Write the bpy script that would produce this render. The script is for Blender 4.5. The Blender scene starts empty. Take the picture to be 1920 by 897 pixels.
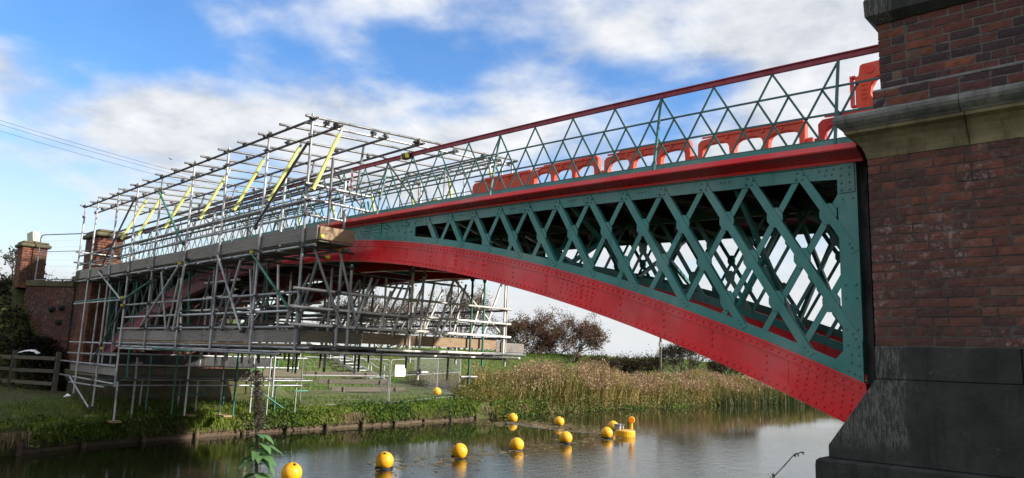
import bpy, bmesh, math, random
import numpy as np
from mathutils import Vector, Matrix, Euler
R = math.radians
rnd = random.Random(7)
nrg = np.random.default_rng(11)
scene = bpy.context.scene
COL = scene.collection

# ------------------------------------------------------------------ camera
cam_d = bpy.data.cameras.new('camera')
cam_o = bpy.data.objects.new('camera', cam_d)
COL.objects.link(cam_o)
rt, dn, fw = (0.711539, 0.701748, 0.035518), (-0.088778, 0.139929, -0.986174), (-0.697015, 0.698548, 0.161865)
cam_o.matrix_world = Matrix(((rt[0], -dn[0], -fw[0], 2.55), (rt[1], -dn[1], -fw[1], -7.32), (rt[2], -dn[2], -fw[2], 2.5), (0, 0, 0, 1)))
cam_d.sensor_width = 36
cam_d.lens = 1380 / 1920 * 36
cam_d.clip_start, cam_d.clip_end = 0.05, 5000
cam_d.dof.use_dof = True
cam_d.dof.focus_distance = 14
cam_d.dof.aperture_fstop = 9
scene.camera = cam_o

# ------------------------------------------------------------------ light
SUN_AZ, SUN_EL = R(30), R(25)          # azimuth from +X towards +Y
to_sun = Vector((math.cos(SUN_EL) * math.cos(SUN_AZ), math.cos(SUN_EL) * math.sin(SUN_AZ), math.sin(SUN_EL)))
sun_d = bpy.data.lights.new('sun', 'SUN')
sun_d.energy = 4.5
sun_d.angle = R(2)
sun_d.color = (1, 0.93, 0.82)
sun_o = bpy.data.objects.new('sun', sun_d)
sun_o.rotation_euler = (-to_sun).to_track_quat('-Z', 'Y').to_euler()
sun_o.location = (20, 10, 30)
COL.objects.link(sun_o)
vs = scene.view_settings
vs.view_transform = 'Standard'
vs.look = 'None'
vs.exposure = 0.88
vs.gamma = 1
scene.cycles.max_bounces = 6
scene.cycles.caustics_reflective = False
scene.cycles.caustics_refractive = False


class NT:
    """small helper round a node tree"""
    def __init__(s, nt):
        s.t = nt
    def n(s, typ, **kw):
        x = s.t.nodes.new(typ)
        for k, v in kw.items():
            if k[0] == '_':
                nm = k[1:]
                x.inputs[int(nm) if nm.isdigit() else nm.replace('_', ' ')].default_value = v
            else:
                setattr(x, k, v)
        return x
    def l(s, a, b):
        s.t.links.new(a, b)
    def math(s, op, a, b=None, c=None, clamp=False):
        x = s.t.nodes.new('ShaderNodeMath')
        x.operation = op
        x.use_clamp = clamp
        for i, v in enumerate((a, b, c)):
            if v is None:
                continue
            if isinstance(v, (int, float)):
                x.inputs[i].default_value = v
            else:
                s.l(v, x.inputs[i])
        return x.outputs[0]
    def mix(s, f, a, b, bt='MIX'):
        x = s.t.nodes.new('ShaderNodeMix')
        x.data_type = 'RGBA'
        x.blend_type = bt
        for i, v in ((0, f), (6, a), (7, b)):
            if isinstance(v, (int, float)):
                x.inputs[i].default_value = v
            elif isinstance(v, tuple):
                x.inputs[i].default_value = v if len(v) == 4 else v + (1,)
            else:
                s.l(v, x.inputs[i])
        return x.outputs[2]
    def noise(s, vec, scale, detail=4, rough=0.55, dist=0.0):
        x = s.n('ShaderNodeTexNoise')
        x.inputs['Scale'].default_value = scale
        x.inputs['Detail'].default_value = detail
        x.inputs['Roughness'].default_value = rough
        x.inputs['Distortion'].default_value = dist
        if vec is not None:
            s.l(vec, x.inputs['Vector'])
        return x.outputs['Fac']
    def ramp(s, f, stops):
        x = s.t.nodes.new('ShaderNodeValToRGB')
        e = x.color_ramp.elements
        while len(e) < len(stops):
            e.new(0.5)
        for i, (p, c) in enumerate(stops):
            e[i].position = p
            e[i].color = tuple(c) + (1,) if len(c) == 3 else c
        s.l(f, x.inputs[0])
        return x.outputs[0]
    def mapr(s, v, a, b, c=0.0, d=1.0, smooth=True):
        x = s.t.nodes.new('ShaderNodeMapRange')
        x.interpolation_type = 'SMOOTHSTEP' if smooth else 'LINEAR'
        for i, q in enumerate((a, b, c, d)):
            x.inputs[i + 1].default_value = q
        s.l(v, x.inputs[0])
        return x.outputs[0]
    def scalev(s, v, sc):
        x = s.t.nodes.new('ShaderNodeMapping')
        x.inputs['Scale'].default_value = sc
        s.l(v, x.inputs['Vector'])
        return x.outputs[0]


# ------------------------------------------------------------------ sky
SKY_SEED, SKY_SCALE, SKY_TURN = 33.1, 1.6, -27
world = bpy.data.worlds.new('World')
scene.world = world
world.use_nodes = True
w = NT(world.node_tree)
world.node_tree.nodes.clear()
wo = w.n('ShaderNodeOutputWorld')
bg = w.n('ShaderNodeBackground', _Strength=0.13)
w.l(bg.outputs[0], wo.inputs[0])
sky = w.n('ShaderNodeTexSky')
sky.sky_type = 'NISHITA'
sky.sun_disc = False
sky.sun_elevation = SUN_EL
sky.sun_rotation = math.pi / 2 - SUN_AZ
sky.air_density = 1.0
sky.dust_density = 0.6
sky.ozone_density = 2.0
tc = w.n('ShaderNodeTexCoord')
sep = w.n('ShaderNodeSeparateXYZ')
w.l(tc.outputs['Generated'], sep.inputs[0])
zc = w.math('MAXIMUM', sep.outputs[2], 0.0)
den = w.math('ADD', zc, 0.22)
px = w.math('DIVIDE', sep.outputs[0], den)
py = w.math('DIVIDE', sep.outputs[1], den)
cmb = w.n('ShaderNodeCombineXYZ')
w.l(px, cmb.inputs[0]); w.l(py, cmb.inputs[1])
cmb.inputs[2].default_value = SKY_SEED
rot = w.n('ShaderNodeMapping')
rot.inputs['Rotation'].default_value = (0, 0, R(SKY_TURN))
w.l(cmb.outputs[0], rot.inputs['Vector'])
n1 = w.noise(rot.outputs[0], SKY_SCALE, 7, 0.46, 0.1)
n2 = w.noise(rot.outputs[0], SKY_SCALE * 2.9, 7, 0.55, 0.15)
# the cloud sheet thins towards the west, where the blue shows through
gap = w.n('ShaderNodeVectorMath', operation='DOT_PRODUCT')
w.l(tc.outputs['Generated'], gap.inputs[0])
gap.inputs[1].default_value = (-0.866, 0.36, 0.345)
thin = w.mapr(gap.outputs['Value'], 0.80, 0.99, 0.0, 0.07)
cover = w.math('SUBTRACT', w.math('MULTIPLY_ADD', n2, 0.30, n1), thin)
cover = w.math('ADD', cover, w.mapr(gap.outputs['Value'], 0.93, 0.66, 0.0, 0.085))
mask = w.mapr(cover, 0.475, 0.69, 0.06, 0.95)
lum = w.math('ADD', w.math('MULTIPLY', n2, 0.65), w.math('MULTIPLY', w.noise(rot.outputs[0], SKY_SCALE * 6, 5, 0.6), 0.35))
ccol = w.ramp(lum, [(0.38, (2.65, 2.76, 3.0)), (0.50, (3.5, 3.57, 3.68)), (0.64, (4.25, 4.27, 4.28))])
hs = w.n('ShaderNodeHueSaturation', _Hue=0.508, _Saturation=1.35, _Value=1.04)
w.l(sky.outputs[0], hs.inputs['Color'])
skyc = w.mix(mask, hs.outputs[0], ccol)
hor = w.mapr(zc, 0.0, 0.33, 0.9, 0.0)
skyc = w.mix(hor, skyc, (3.4, 3.52, 3.62))
w.l(skyc, bg.inputs['Color'])

# ------------------------------------------------------------------ materials
MATS = {}


def mat(name, rough=0.5, metal=0.0):
    m = bpy.data.materials.new(name)
    m.use_nodes = True
    t = NT(m.node_tree)
    b = m.node_tree.nodes['Principled BSDF']
    b.inputs['Roughness'].default_value = rough
    b.inputs['Metallic'].default_value = metal
    MATS[name] = m
    return m, t, b


def bump(t, b, h, strength, dist=0.01):
    x = t.n('ShaderNodeBump')
    x.inputs['Strength'].default_value = strength
    x.inputs['Distance'].default_value = dist
    t.l(h, x.inputs['Height'])
    t.l(x.outputs[0], b.inputs['Normal'])


def pos(t):
    return t.n('ShaderNodeNewGeometry').outputs['Position']


def paint(name, c, rough=0.35, var=0.35, dirt=(0.03, 0.025, 0.02), dirtamt=0.25, bmp=0.25):
    m, t, b = mat(name, rough)
    p = pos(t)
    a = t.noise(p, 1.7, 5)
    f = t.noise(p, 40, 3)
    c2 = tuple(x * (1 - var) for x in c)
    col = t.mix(t.mapr(a, 0.3, 0.7), c2, c)
    d = t.noise(t.scalev(p, (3, 3, 0.7)), 2.5, 6, 0.7)
    col = t.mix(t.mapr(d, 0.56, 0.74, 0, dirtamt), col, dirt)
    if 'teal' in name or 'red_paint' in name or 'primer' in name:
        ru = t.noise(t.scalev(p, (7, 7, 1.6)), 3.0, 7, 0.75)
        col = t.mix(t.mapr(ru, 0.63, 0.72, 0, 0.45), col, tuple(x * 0.35 + 0.012 for x in c))
        fd = t.noise(p, 0.8, 4, 0.6)
        col = t.mix(t.mapr(fd, 0.45, 0.7, 0, 0.16), col, (0.55, 0.5, 0.48))
    t.l(col, b.inputs['Base Color'])
    t.l(t.mapr(d, 0.4, 0.7, rough * 0.8, rough * 1.5), b.inputs['Roughness'])
    bump(t, b, t.math('ADD', f, t.math('MULTIPLY', a, 2)), bmp, 0.004)
    return m


paint('red_paint', (0.82, 0.012, 0.022), 0.33, 0.22)
paint('maroon_primer', (0.36, 0.085, 0.125), 0.6, 0.45, (0.05, 0.02, 0.02), 0.5)
paint('teal_paint', (0.036, 0.245, 0.222), 0.34, 0.28, (0.01, 0.03, 0.03), 0.3)
paint('rail_green', (0.022, 0.125, 0.118), 0.38, 0.3, (0.01, 0.03, 0.03), 0.3)
paint('old_green', (0.03, 0.10, 0.085), 0.55, 0.5, (0.05, 0.03, 0.02), 0.5)
paint('grey_primer', (0.28, 0.29, 0.30), 0.6, 0.3)
paint('dark_steel', (0.02, 0.02, 0.021), 0.7, 0.5)
paint('handrail_red', (0.36, 0.018, 0.05), 0.4, 0.25)
paint('handrail_old', (0.10, 0.015, 0.022), 0.5, 0.35)
paint('white_paint', (0.75, 0.75, 0.72), 0.5, 0.1, (0.3, 0.29, 0.25), 0.3)
paint('pale_green', (0.55, 0.60, 0.48), 0.6, 0.2)
paint('yellow_float', (0.86, 0.44, 0.012), 0.42, 0.12, (0.22, 0.13, 0.02), 0.5, 0.1)
paint('orange_lamp', (0.85, 0.20, 0.01), 0.3, 0.1)
paint('orange_plastic', (0.72, 0.068, 0.026), 0.5, 0.25, (0.25, 0.06, 0.03), 0.4)
paint('red_plastic', (0.75, 0.03, 0.02), 0.45, 0.2)
paint('yellow_foam', (0.66, 0.68, 0.20), 0.75, 0.15, (0.4, 0.38, 0.12), 0.4)
paint('yellow_tray', (0.75, 0.62, 0.06), 0.6, 0.2)
paint('grey_plastic', (0.35, 0.36, 0.37), 0.5, 0.2)
paint('cap_yellow', (0.75, 0.55, 0.03), 0.5, 0.1)
paint('white_sheet', (0.85, 0.85, 0.86), 0.5, 0.06, (0.5, 0.5, 0.48), 0.15)
paint('black_rubber', (0.015, 0.015, 0.015), 0.6, 0.3)
paint('dark_sheet', (0.012, 0.013, 0.015), 0.6, 0.3)
paint('bird_dark', (0.03, 0.03, 0.035), 0.8, 0.3)


def tubemat(name, base, rough=0.42, metal=0.3):
    m, t, b = mat(name, rough, metal)
    oi = t.n('ShaderNodeObjectInfo')
    p = pos(t)
    a = t.noise(p, 2.3, 5, 0.65)
    c = t.mix(oi.outputs['Random'], tuple(x * 0.62 for x in base), tuple(min(1, x * 1.25) for x in base))
    c = t.mix(t.mapr(a, 0.5, 0.68, 0, 0.75), c, tuple(x * 0.45 for x in base))
    r = t.noise(p, 1.1, 5, 0.7)
    c = t.mix(t.mapr(r, 0.63, 0.70, 0, 0.7), c, (0.11, 0.045, 0.03))
    t.l(c, b.inputs['Base Color'])
    t.l(t.mapr(a, 0.35, 0.7, rough * 0.8, 0.8), b.inputs['Roughness'])
    return m


tubemat('galvanised', (0.40, 0.41, 0.42), 0.4, 0.45)
tubemat('galvanised_sunlit', (0.74, 0.71, 0.65), 0.45, 0.2)  # cream sunlight put into the zinc colour; end-face tubes and some inner ones
tubemat('galvanised_dark', (0.17, 0.175, 0.18), 0.5, 0.4)
tubemat('green_tube', (0.05, 0.19, 0.14), 0.5, 0.1)
tubemat('fitting', (0.13, 0.12, 0.12), 0.6, 0.5)
tubemat('aluminium', (0.72, 0.72, 0.72), 0.4, 0.6)


def woodmat(name, c1, c2):
    m, t, b = mat(name, 0.8)
    oi = t.n('ShaderNodeObjectInfo')
    p = pos(t)
    g = t.noise(t.scalev(p, (1.2, 1.2, 22)), 3.0, 6, 0.7, 0.6)
    k = t.noise(p, 3.2, 5, 0.7)
    c = t.mix(t.mapr(g, 0.3, 0.7), c1, c2)
    c = t.mix(t.math('MULTIPLY', oi.outputs['Random'], 0.45), c, tuple(x * 0.35 for x in c1))
    c = t.mix(t.mapr(k, 0.55, 0.72, 0, 0.6), c, tuple(x * 0.3 for x in c1))
    t.l(c, b.inputs['Base Color'])
    bump(t, b, g, 0.5, 0.006)
    return m


woodmat('board_grey', (0.20, 0.182, 0.168), (0.38, 0.345, 0.31))
woodmat('board_brown', (0.24, 0.155, 0.09), (0.46, 0.33, 0.20))
woodmat('board_stained', (0.13, 0.12, 0.09), (0.21, 0.17, 0.11))
woodmat('fence_wood', (0.075, 0.062, 0.043), (0.16, 0.135, 0.095))
woodmat('wet_wood', (0.05, 0.034, 0.02), (0.145, 0.098, 0.058))
woodmat('bark', (0.045, 0.035, 0.028), (0.09, 0.075, 0.06))


UPPER = [(0.0, (0.028, 0.018, 0.024)), (0.28, (0.045, 0.024, 0.030)), (0.42, (0.085, 0.030, 0.030)), (0.62, (0.125, 0.036, 0.030)), (0.80, (0.165, 0.045, 0.030)), (0.95, (0.25, 0.070, 0.032)), (1.0, (0.17, 0.11, 0.07))]
LOWER = [(0.0, (0.058, 0.027, 0.024)), (0.25, (0.092, 0.034, 0.027)), (0.6, (0.125, 0.042, 0.030)), (0.9, (0.165, 0.052, 0.032)), (1.0, (0.14, 0.075, 0.055))]
FAR = [(0.0, (0.10, 0.040, 0.026)), (0.5, (0.20, 0.070, 0.038)), (1.0, (0.27, 0.10, 0.05))]


def brickmat(name, efflo, dull=1.0, stops=UPPER):
    m, t, b = mat(name, 0.85)
    oi = t.n('ShaderNodeObjectInfo')
    g = t.n('ShaderNodeNewGeometry')
    p = g.outputs['Position']
    rv = t.math('FRACT', t.math('ADD', oi.outputs['Random'], t.math('MULTIPLY', g.outputs['Random Per Island'], 7.31)))
    cs = stops
    c = t.ramp(rv, [(q, tuple(x * dull for x in cc)) for q, cc in cs])
    n = t.noise(p, 9, 6, 0.7)
    c = t.mix(t.mapr(n, 0.42, 0.66, 0, 0.55), c, tuple(x * dull for x in (0.035, 0.02, 0.02)))
    n2 = t.noise(p, 45, 4, 0.7)
    c = t.mix(t.mapr(n2, 0.52, 0.75, 0, 0.5), c, tuple(x * dull for x in (0.27, 0.085, 0.055)))
    big = t.noise(p, 0.9, 3, 0.5)
    c = t.mix(t.mapr(big, 0.45, 0.66, 0, 0.6), c, (0.034, 0.025, 0.022))
    mid = t.noise(p, 3.2, 6, 0.7)
    c = t.mix(t.mapr(mid, 0.42, 0.62, 0, 0.45), c, (0.055, 0.030, 0.026))
    if efflo:
        e = t.noise(p, 14, 7, 0.75)
        e2 = t.noise(p, 1.6, 3, 0.5)
        f = t.math('MULTIPLY', t.mapr(e, 0.50, 0.66, 0, 1), t.mapr(e2, 0.47, 0.62, 0.03, efflo))
        c = t.mix(f, c, (0.30, 0.235, 0.235))
    t.l(c, b.inputs['Base Color'])
    bump(t, b, t.math('ADD', n, t.math('MULTIPLY', n2, 0.6)), 0.75, 0.012)
    return m


brickmat('brick_upper', 0.0, 1.12)
brickmat('brick_lower', 0.8, 1.28, LOWER)
brickmat('brick_far', 0.0, 1.0, FAR)
brickmat('brick_pale', 0.9, 1.1, LOWER)


def stonemat(name, c1, c2, top, streak=0.5):
    m, t, b = mat(name, 0.85)
    g = t.n('ShaderNodeNewGeometry')
    p = g.outputs['Position']
    a = t.noise(p, 2.4, 7, 0.65)
    s = t.noise(t.scalev(p, (5, 5, 0.9)), 2.2, 5, 0.65)
    f = t.noise(p, 60, 4, 0.7)
    c = t.mix(t.mapr(a, 0.32, 0.68), c1, c2)
    c = t.mix(t.mapr(s, 0.5, 0.7, 0, streak), c, tuple(x * 0.35 for x in c1))
    w_ = t.noise(p, 7, 6, 0.8)
    c = t.mix(t.mapr(w_, 0.58, 0.74, 0, 0.65), c, top)
    t.l(c, b.inputs['Base Color'])
    bump(t, b, t.math('ADD', f, t.math('MULTIPLY', a, 2.0)), 0.6, 0.012)
    return m


stonemat('cornice_stone', (0.14, 0.115, 0.06), (0.29, 0.24, 0.14), (0.05, 0.05, 0.04))
stonemat('weathered_stone', (0.09, 0.09, 0.085), (0.24, 0.235, 0.22), (0.045, 0.045, 0.042))
stonemat('base_stone', (0.016, 0.0155, 0.015), (0.042, 0.041, 0.039), (0.11, 0.105, 0.095))
stonemat('moss_stone', (0.075, 0.065, 0.035), (0.14, 0.125, 0.07), (0.06, 0.085, 0.02))
stonemat('mortar', (0.085, 0.08, 0.078), (0.18, 0.17, 0.16), (0.06, 0.055, 0.05))
stonemat('mortar_dark', (0.05, 0.041, 0.038), (0.115, 0.10, 0.094), (0.26, 0.24, 0.23))
# scratched, paler patch on the face of the springing stone
m, t, b = MATS['base_stone'], NT(MATS['base_stone'].node_tree), MATS['base_stone'].node_tree.nodes['Principled BSDF']
old = b.inputs['Base Color'].links[0].from_socket
p = pos(t)
sc = t.noise(t.scalev(p, (34, 34, 5)), 2.0, 7, 0.85)
sp = t.n('ShaderNodeSeparateXYZ'); t.l(p, sp.inputs[0])
edge = t.math('ADD', sp.outputs[0], t.math('MULTIPLY', t.math('SUBTRACT', t.noise(p, 3, 3), 0.5), 0.30))
zone = t.math('MULTIPLY', t.mapr(edge, 0.52, 0.44), t.mapr(sp.outputs[2], 1.80, 1.98))
fac = t.math('MULTIPLY', t.math('MULTIPLY', zone, t.mapr(sc, 0.44, 0.62)), 0.75)
t.l(t.mix(fac, old, (0.21, 0.205, 0.19)), b.inputs['Base Color'])


def leafmat(name, stops, rough=0.6, trans=0.25):
    m, t, b = mat(name, rough)
    g = t.n('ShaderNodeNewGeometry')
    n = t.noise(g.outputs['Position'], 0.55, 4, 0.6)
    f = t.math('ADD', t.math('MULTIPLY', g.outputs['Random Per Island'], 0.6), t.math('MULTIPLY', t.mapr(n, 0.3, 0.7), 0.4))
    c = t.ramp(f, stops)
    t.l(c, b.inputs['Base Color'])
    b.inputs['Specular IOR Level'].default_value = 0.25
    if trans:
        tr = t.n('ShaderNodeBsdfTranslucent')
        t.l(c, tr.inputs[0])
        ms = t.n('ShaderNodeMixShader', _0=trans)
        t.l(b.outputs[0], ms.inputs[1]); t.l(tr.outputs[0], ms.inputs[2])
        t.l(ms.outputs[0], m.node_tree.nodes['Material Output'].inputs[0])
    return m


leafmat('grass_bank', [(0.1, (0.055, 0.11, 0.012)), (0.45, (0.12, 0.195, 0.02)), (0.75, (0.19, 0.24, 0.035)), (1.0, (0.22, 0.19, 0.07))])
leafmat('grass_bright', [(0.1, (0.08, 0.18, 0.012)), (0.6, (0.13, 0.25, 0.02)), (1.0, (0.19, 0.27, 0.04))])
leafmat('grass_dead', [(0.1, (0.07, 0.055, 0.025)), (0.5, (0.16, 0.12, 0.06)), (1.0, (0.26, 0.20, 0.11))])
leafmat('herb_leaf', [(0.1, (0.025, 0.055, 0.012)), (0.5, (0.065, 0.12, 0.022)), (0.85, (0.12, 0.17, 0.04)), (1.0, (0.22, 0.24, 0.09))])
leafmat('weed_leaf', [(0.1, (0.055, 0.075, 0.015)), (0.4, (0.12, 0.125, 0.025)), (0.7, (0.19, 0.155, 0.04)), (1.0, (0.27, 0.17, 0.06))])
leafmat('reed_leaf', [(0.05, (0.06, 0.085, 0.018)), (0.4, (0.20, 0.18, 0.05)), (0.7, (0.36, 0.265, 0.105)), (1.0, (0.48, 0.35, 0.17))])
leafmat('bank_rush', [(0.1, (0.03, 0.05, 0.014)), (0.5, (0.065, 0.085, 0.025)), (0.85, (0.12, 0.12, 0.05)), (1.0, (0.24, 0.20, 0.11))])
leafmat('reed_plume', [(0.1, (0.20, 0.125, 0.08)), (0.5, (0.32, 0.215, 0.13)), (1.0, (0.45, 0.32, 0.205))])
leafmat('bramble_leaf', [(0.1, (0.008, 0.009, 0.005)), (0.5, (0.015, 0.017, 0.007)), (0.85, (0.027, 0.025, 0.011)), (1.0, (0.06, 0.04, 0.022))])
leafmat('hawthorn_leaf', [(0.1, (0.055, 0.022, 0.016)), (0.45, (0.11, 0.042, 0.026)), (0.75, (0.13, 0.08, 0.036)), (1.0, (0.12, 0.12, 0.045))])
leafmat('hedge_leaf', [(0.1, (0.035, 0.032, 0.014)), (0.5, (0.07, 0.05, 0.022)), (1.0, (0.11, 0.085, 0.035))])
leafmat('nettle_leaf', [(0.1, (0.05, 0.115, 0.04)), (0.6, (0.085, 0.18, 0.065)), (1.0, (0.15, 0.24, 0.10))], 0.5)
leafmat('seed_head', [(0.1, (0.035, 0.028, 0.022)), (0.6, (0.07, 0.055, 0.045)), (1.0, (0.12, 0.10, 0.085))], 0.9)

# ground
m, t, b = mat('ground', 0.95)
p = pos(t)
a = t.noise(p, 0.35, 6, 0.65)
f = t.noise(p, 6, 6, 0.7)
c = t.ramp(t.math('MULTIPLY_ADD', f, 0.55, t.math('MULTIPLY', a, 0.45)), [(0.36, (0.035, 0.028, 0.014)), (0.46, (0.06, 0.055, 0.018)), (0.56, (0.055, 0.085, 0.016)), (0.68, (0.10, 0.13, 0.025))])
t.l(c, b.inputs['Base Color'])
bump(t, b, f, 0.8, 0.05)
# water
m, t, b = mat('water', 0.035)
p = pos(t)
b.inputs['Base Color'].default_value = (0.014, 0.017, 0.007, 1)
b.inputs['IOR'].default_value = 1.33
dirv = t.scalev(p, (1.0, 0.55, 1.0))
r1 = t.noise(dirv, 3.6, 4, 0.6, 0.5)
r2 = t.noise(dirv, 15, 3, 0.6, 0.3)
ripple = t.mapr(t.noise(t.scalev(p, (0.16, 0.10, 1)), 1.0, 3, 0.5), 0.42, 0.66, 0.10, 0.45)
sx_ = t.n('ShaderNodeSeparateXYZ'); t.l(p, sx_.inputs[0])
openw = t.mapr(t.math('SUBTRACT', sx_.outputs[0], t.math('MULTIPLY', sx_.outputs[1], 0.10)), -15.5, -9.5, 0.0, 1.1)
bump(t, b, t.math('MULTIPLY', t.math('MULTIPLY_ADD', r2, 0.5, r1), t.math('ADD', ripple, openw)), 0.22, 0.03)
m, t, b = mat('yellow_ball', 0.45)
p = pos(t)
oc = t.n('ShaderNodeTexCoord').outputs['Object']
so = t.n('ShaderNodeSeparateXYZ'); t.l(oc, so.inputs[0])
d1 = t.noise(p, 9, 6, 0.7)
d2 = t.noise(p, 38, 4, 0.7)
c = t.mix(t.mapr(d1, 0.35, 0.65), (0.78, 0.36, 0.010), (0.88, 0.47, 0.016))
c = t.mix(t.mapr(d2, 0.60, 0.72, 0, 0.5), c, (0.40, 0.22, 0.03))
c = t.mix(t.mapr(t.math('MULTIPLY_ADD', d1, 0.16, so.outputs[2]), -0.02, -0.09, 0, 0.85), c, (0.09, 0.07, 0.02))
seam = t.mapr(t.math('ABSOLUTE', so.outputs[0]), 0.0, 0.006, 0.35, 0.0)
c = t.mix(seam, c, (0.35, 0.18, 0.02))
t.l(c, b.inputs['Base Color'])
t.l(t.mapr(d2, 0.4, 0.7, 0.38, 0.7), b.inputs['Roughness'])
bump(t, b, t.math('ADD', d2, t.math('MULTIPLY', seam, 2.0)), 0.25, 0.004)
# striped tape
for nm, ca, cb in (('tape_red_white', (0.75, 0.04, 0.03), (0.8, 0.78, 0.75)), ('tape_yellow_black', (0.75, 0.6, 0.02), (0.015, 0.015, 0.015))):
    m, t, b = mat(nm, 0.5)
    sp = t.n('ShaderNodeSeparateXYZ'); t.l(pos(t), sp.inputs[0])
    s_ = t.math('ADD', t.math('MULTIPLY', sp.outputs[2], 9.0 if 'red' in nm else 2.0), t.math('MULTIPLY', sp.outputs[0], 5.0))
    k = t.math('GREATER_THAN', t.math('FRACT', s_), 0.5)
    t.l(t.mix(k, ca, cb), b.inputs['Base Color'])

# ------------------------------------------------------------------ object helpers
WM = {}


def tag(o, label=None, cat=None, group=None, kind=None):
    if label: o['label'] = label
    if cat: o['category'] = cat
    if group: o['group'] = group
    if kind: o['kind'] = kind
    return o


def thing(name, label, cat, loc=(0, 0, 0), group=None):
    o = bpy.data.objects.new(name, None)
    o.empty_display_size = 0.2
    COL.objects.link(o)
    o.location = loc
    WM[o] = Matrix.Translation(loc)
    return tag(o, label, cat, group)


def put(name, me, material=None, parent=None, mw=None, kind=None):
    """link mesh me; mw is the world matrix of the object"""
    o = bpy.data.objects.new(name, me)
    COL.objects.link(o)
    if material is not None and not me.materials:
        me.materials.append(MATS[material])
    mw = mw or Matrix.Identity(4)
    WM[o] = mw
    if parent is not None:
        o.parent = parent
        o.matrix_basis = WM[parent].inverted() @ mw
    else:
        o.matrix_basis = mw
    if kind: o['kind'] = kind
    return o


def copy_tree(o, parent=None):
    c = o.copy()
    COL.objects.link(c)
    c.parent = parent
    if parent is None:
        WM[c] = o.matrix_basis.copy()
    else:
        WM[c] = WM[parent] @ c.matrix_basis
    for ch in o.children:
        copy_tree(ch, c)
    return c


class MB:
    def __init__(s):
        s.v, s.f, s.sm = [], [], []
    def add(s, vs_, fs, smooth=False):
        k = len(s.v)
        s.v += [tuple(x) for x in vs_]
        s.f += [tuple(i + k for i in q) for q in fs]
        s.sm += [smooth] * len(fs)
        return s
    def box(s, a, b_):
        x0, y0, z0 = a; x1, y1, z1 = b_
        return s.add([(x0, y0, z0), (x1, y0, z0), (x1, y1, z0), (x0, y1, z0), (x0, y0, z1), (x1, y0, z1), (x1, y1, z1), (x0, y1, z1)],
                     [(0, 3, 2, 1), (4, 5, 6, 7), (0, 1, 5, 4), (1, 2, 6, 5), (2, 3, 7, 6), (3, 0, 4, 7)])
    def beam(s, p0, p1, w_, h, up=(0, 0, 1), off=(0, 0)):
        p0, p1 = Vector(p0), Vector(p1)
        d = (p1 - p0).normalized()
        u = Vector(up)
        x = d.cross(u).normalized()
        y = x.cross(d).normalized()
        vs_ = []
        for p_ in (p0, p1):
            for i, j in ((-1, -1), (1, -1), (1, 1), (-1, 1)):
                vs_.append(p_ + x * (off[0] + i * w_ / 2) + y * (off[1] + j * h / 2))
        return s.add(vs_, [(0, 1, 2, 3), (7, 6, 5, 4), (0, 4, 5, 1), (1, 5, 6, 2), (2, 6, 7, 3), (3, 7, 4, 0)])
    def tube(s, p0, p1, r0, r1=None, n=8, cap=True):
        r1 = r0 if r1 is None else r1
        p0, p1 = Vector(p0), Vector(p1)
        d = (p1 - p0).normalized()
        x = d.orthogonal().normalized()
        y = d.cross(x)
        vs_ = []
        for p_, r_ in ((p0, r0), (p1, r1)):
            for i in range(n):
                a_ = 2 * math.pi * i / n
                vs_.append(p_ + (x * math.cos(a_) + y * math.sin(a_)) * r_)
        s.add(vs_, [(i, (i + 1) % n, n + (i + 1) % n, n + i) for i in range(n)], True)
        if cap:
            s.add(vs_, [tuple(range(n))[::-1], tuple(range(n, 2 * n))])
        return s
    def path(s, pts, r, n=8):
        for a_, b_ in zip(pts[:-1], pts[1:]):
            s.tube(a_, b_, r, None, n)
        return s
    def prism(s, poly, axis, a, b_):
        """extrude the 2D polygon along axis ('x' poly=(y,z), 'y' poly=(x,z), 'z' poly=(x,y))"""
        def P(q, h):
            return (h, q[0], q[1]) if axis == 'x' else (q[0], h, q[1]) if axis == 'y' else (q[0], q[1], h)
        n = len(poly)
        return s.add([P(q, a) for q in poly] + [P(q, b_) for q in poly],
                     [tuple(range(n))[::-1], tuple(range(n, 2 * n))] + [(i, (i + 1) % n, n + (i + 1) % n, n + i) for i in range(n)])
    def mesh(s, name='m', fix=True):
        me = bpy.data.meshes.new(name)
        me.from_pydata(s.v, [], s.f)
        me.polygons.foreach_set('use_smooth', s.sm)
        if fix:
            bm = bmesh.new(); bm.from_mesh(me)
            bmesh.ops.recalc_face_normals(bm, faces=bm.faces)
            bm.to_mesh(me); bm.free()
        return me
    def build(s, name, material, parent=None, mw=None, kind=None, bevel=0, fix=True):
        me = s.mesh(name, fix)
        if bevel:
            bm = bmesh.new(); bm.from_mesh(me)
            bmesh.ops.bevel(bm, geom=bm.edges[:], offset=bevel, segments=1, affect='EDGES', clamp_overlap=True)
            bm.to_mesh(me); bm.free()
        return put(name, me, material, parent, mw, kind)


def npmesh(name, V, quads=None, tris=None, smooth=False):
    me = bpy.data.meshes.new(name)
    V = np.asarray(V, np.float32)
    fl, ls = [], []
    if quads is not None and len(quads):
        fl.append(np.asarray(quads, np.int32).ravel()); ls.append(np.full(len(quads), 4))
    if tris is not None and len(tris):
        fl.append(np.asarray(tris, np.int32).ravel()); ls.append(np.full(len(tris), 3))
    L = np.concatenate(fl); S = np.concatenate(ls)
    me.vertices.add(len(V)); me.vertices.foreach_set('co', V.ravel())
    me.loops.add(len(L)); me.loops.foreach_set('vertex_index', L)
    me.polygons.add(len(S))
    st = np.concatenate([[0], np.cumsum(S)[:-1]]).astype(np.int32)
    me.polygons.foreach_set('loop_start', st)
    if smooth: me.polygons.foreach_set('use_smooth', np.ones(len(S), bool))
    me.update(calc_edges=True)
    return me


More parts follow.
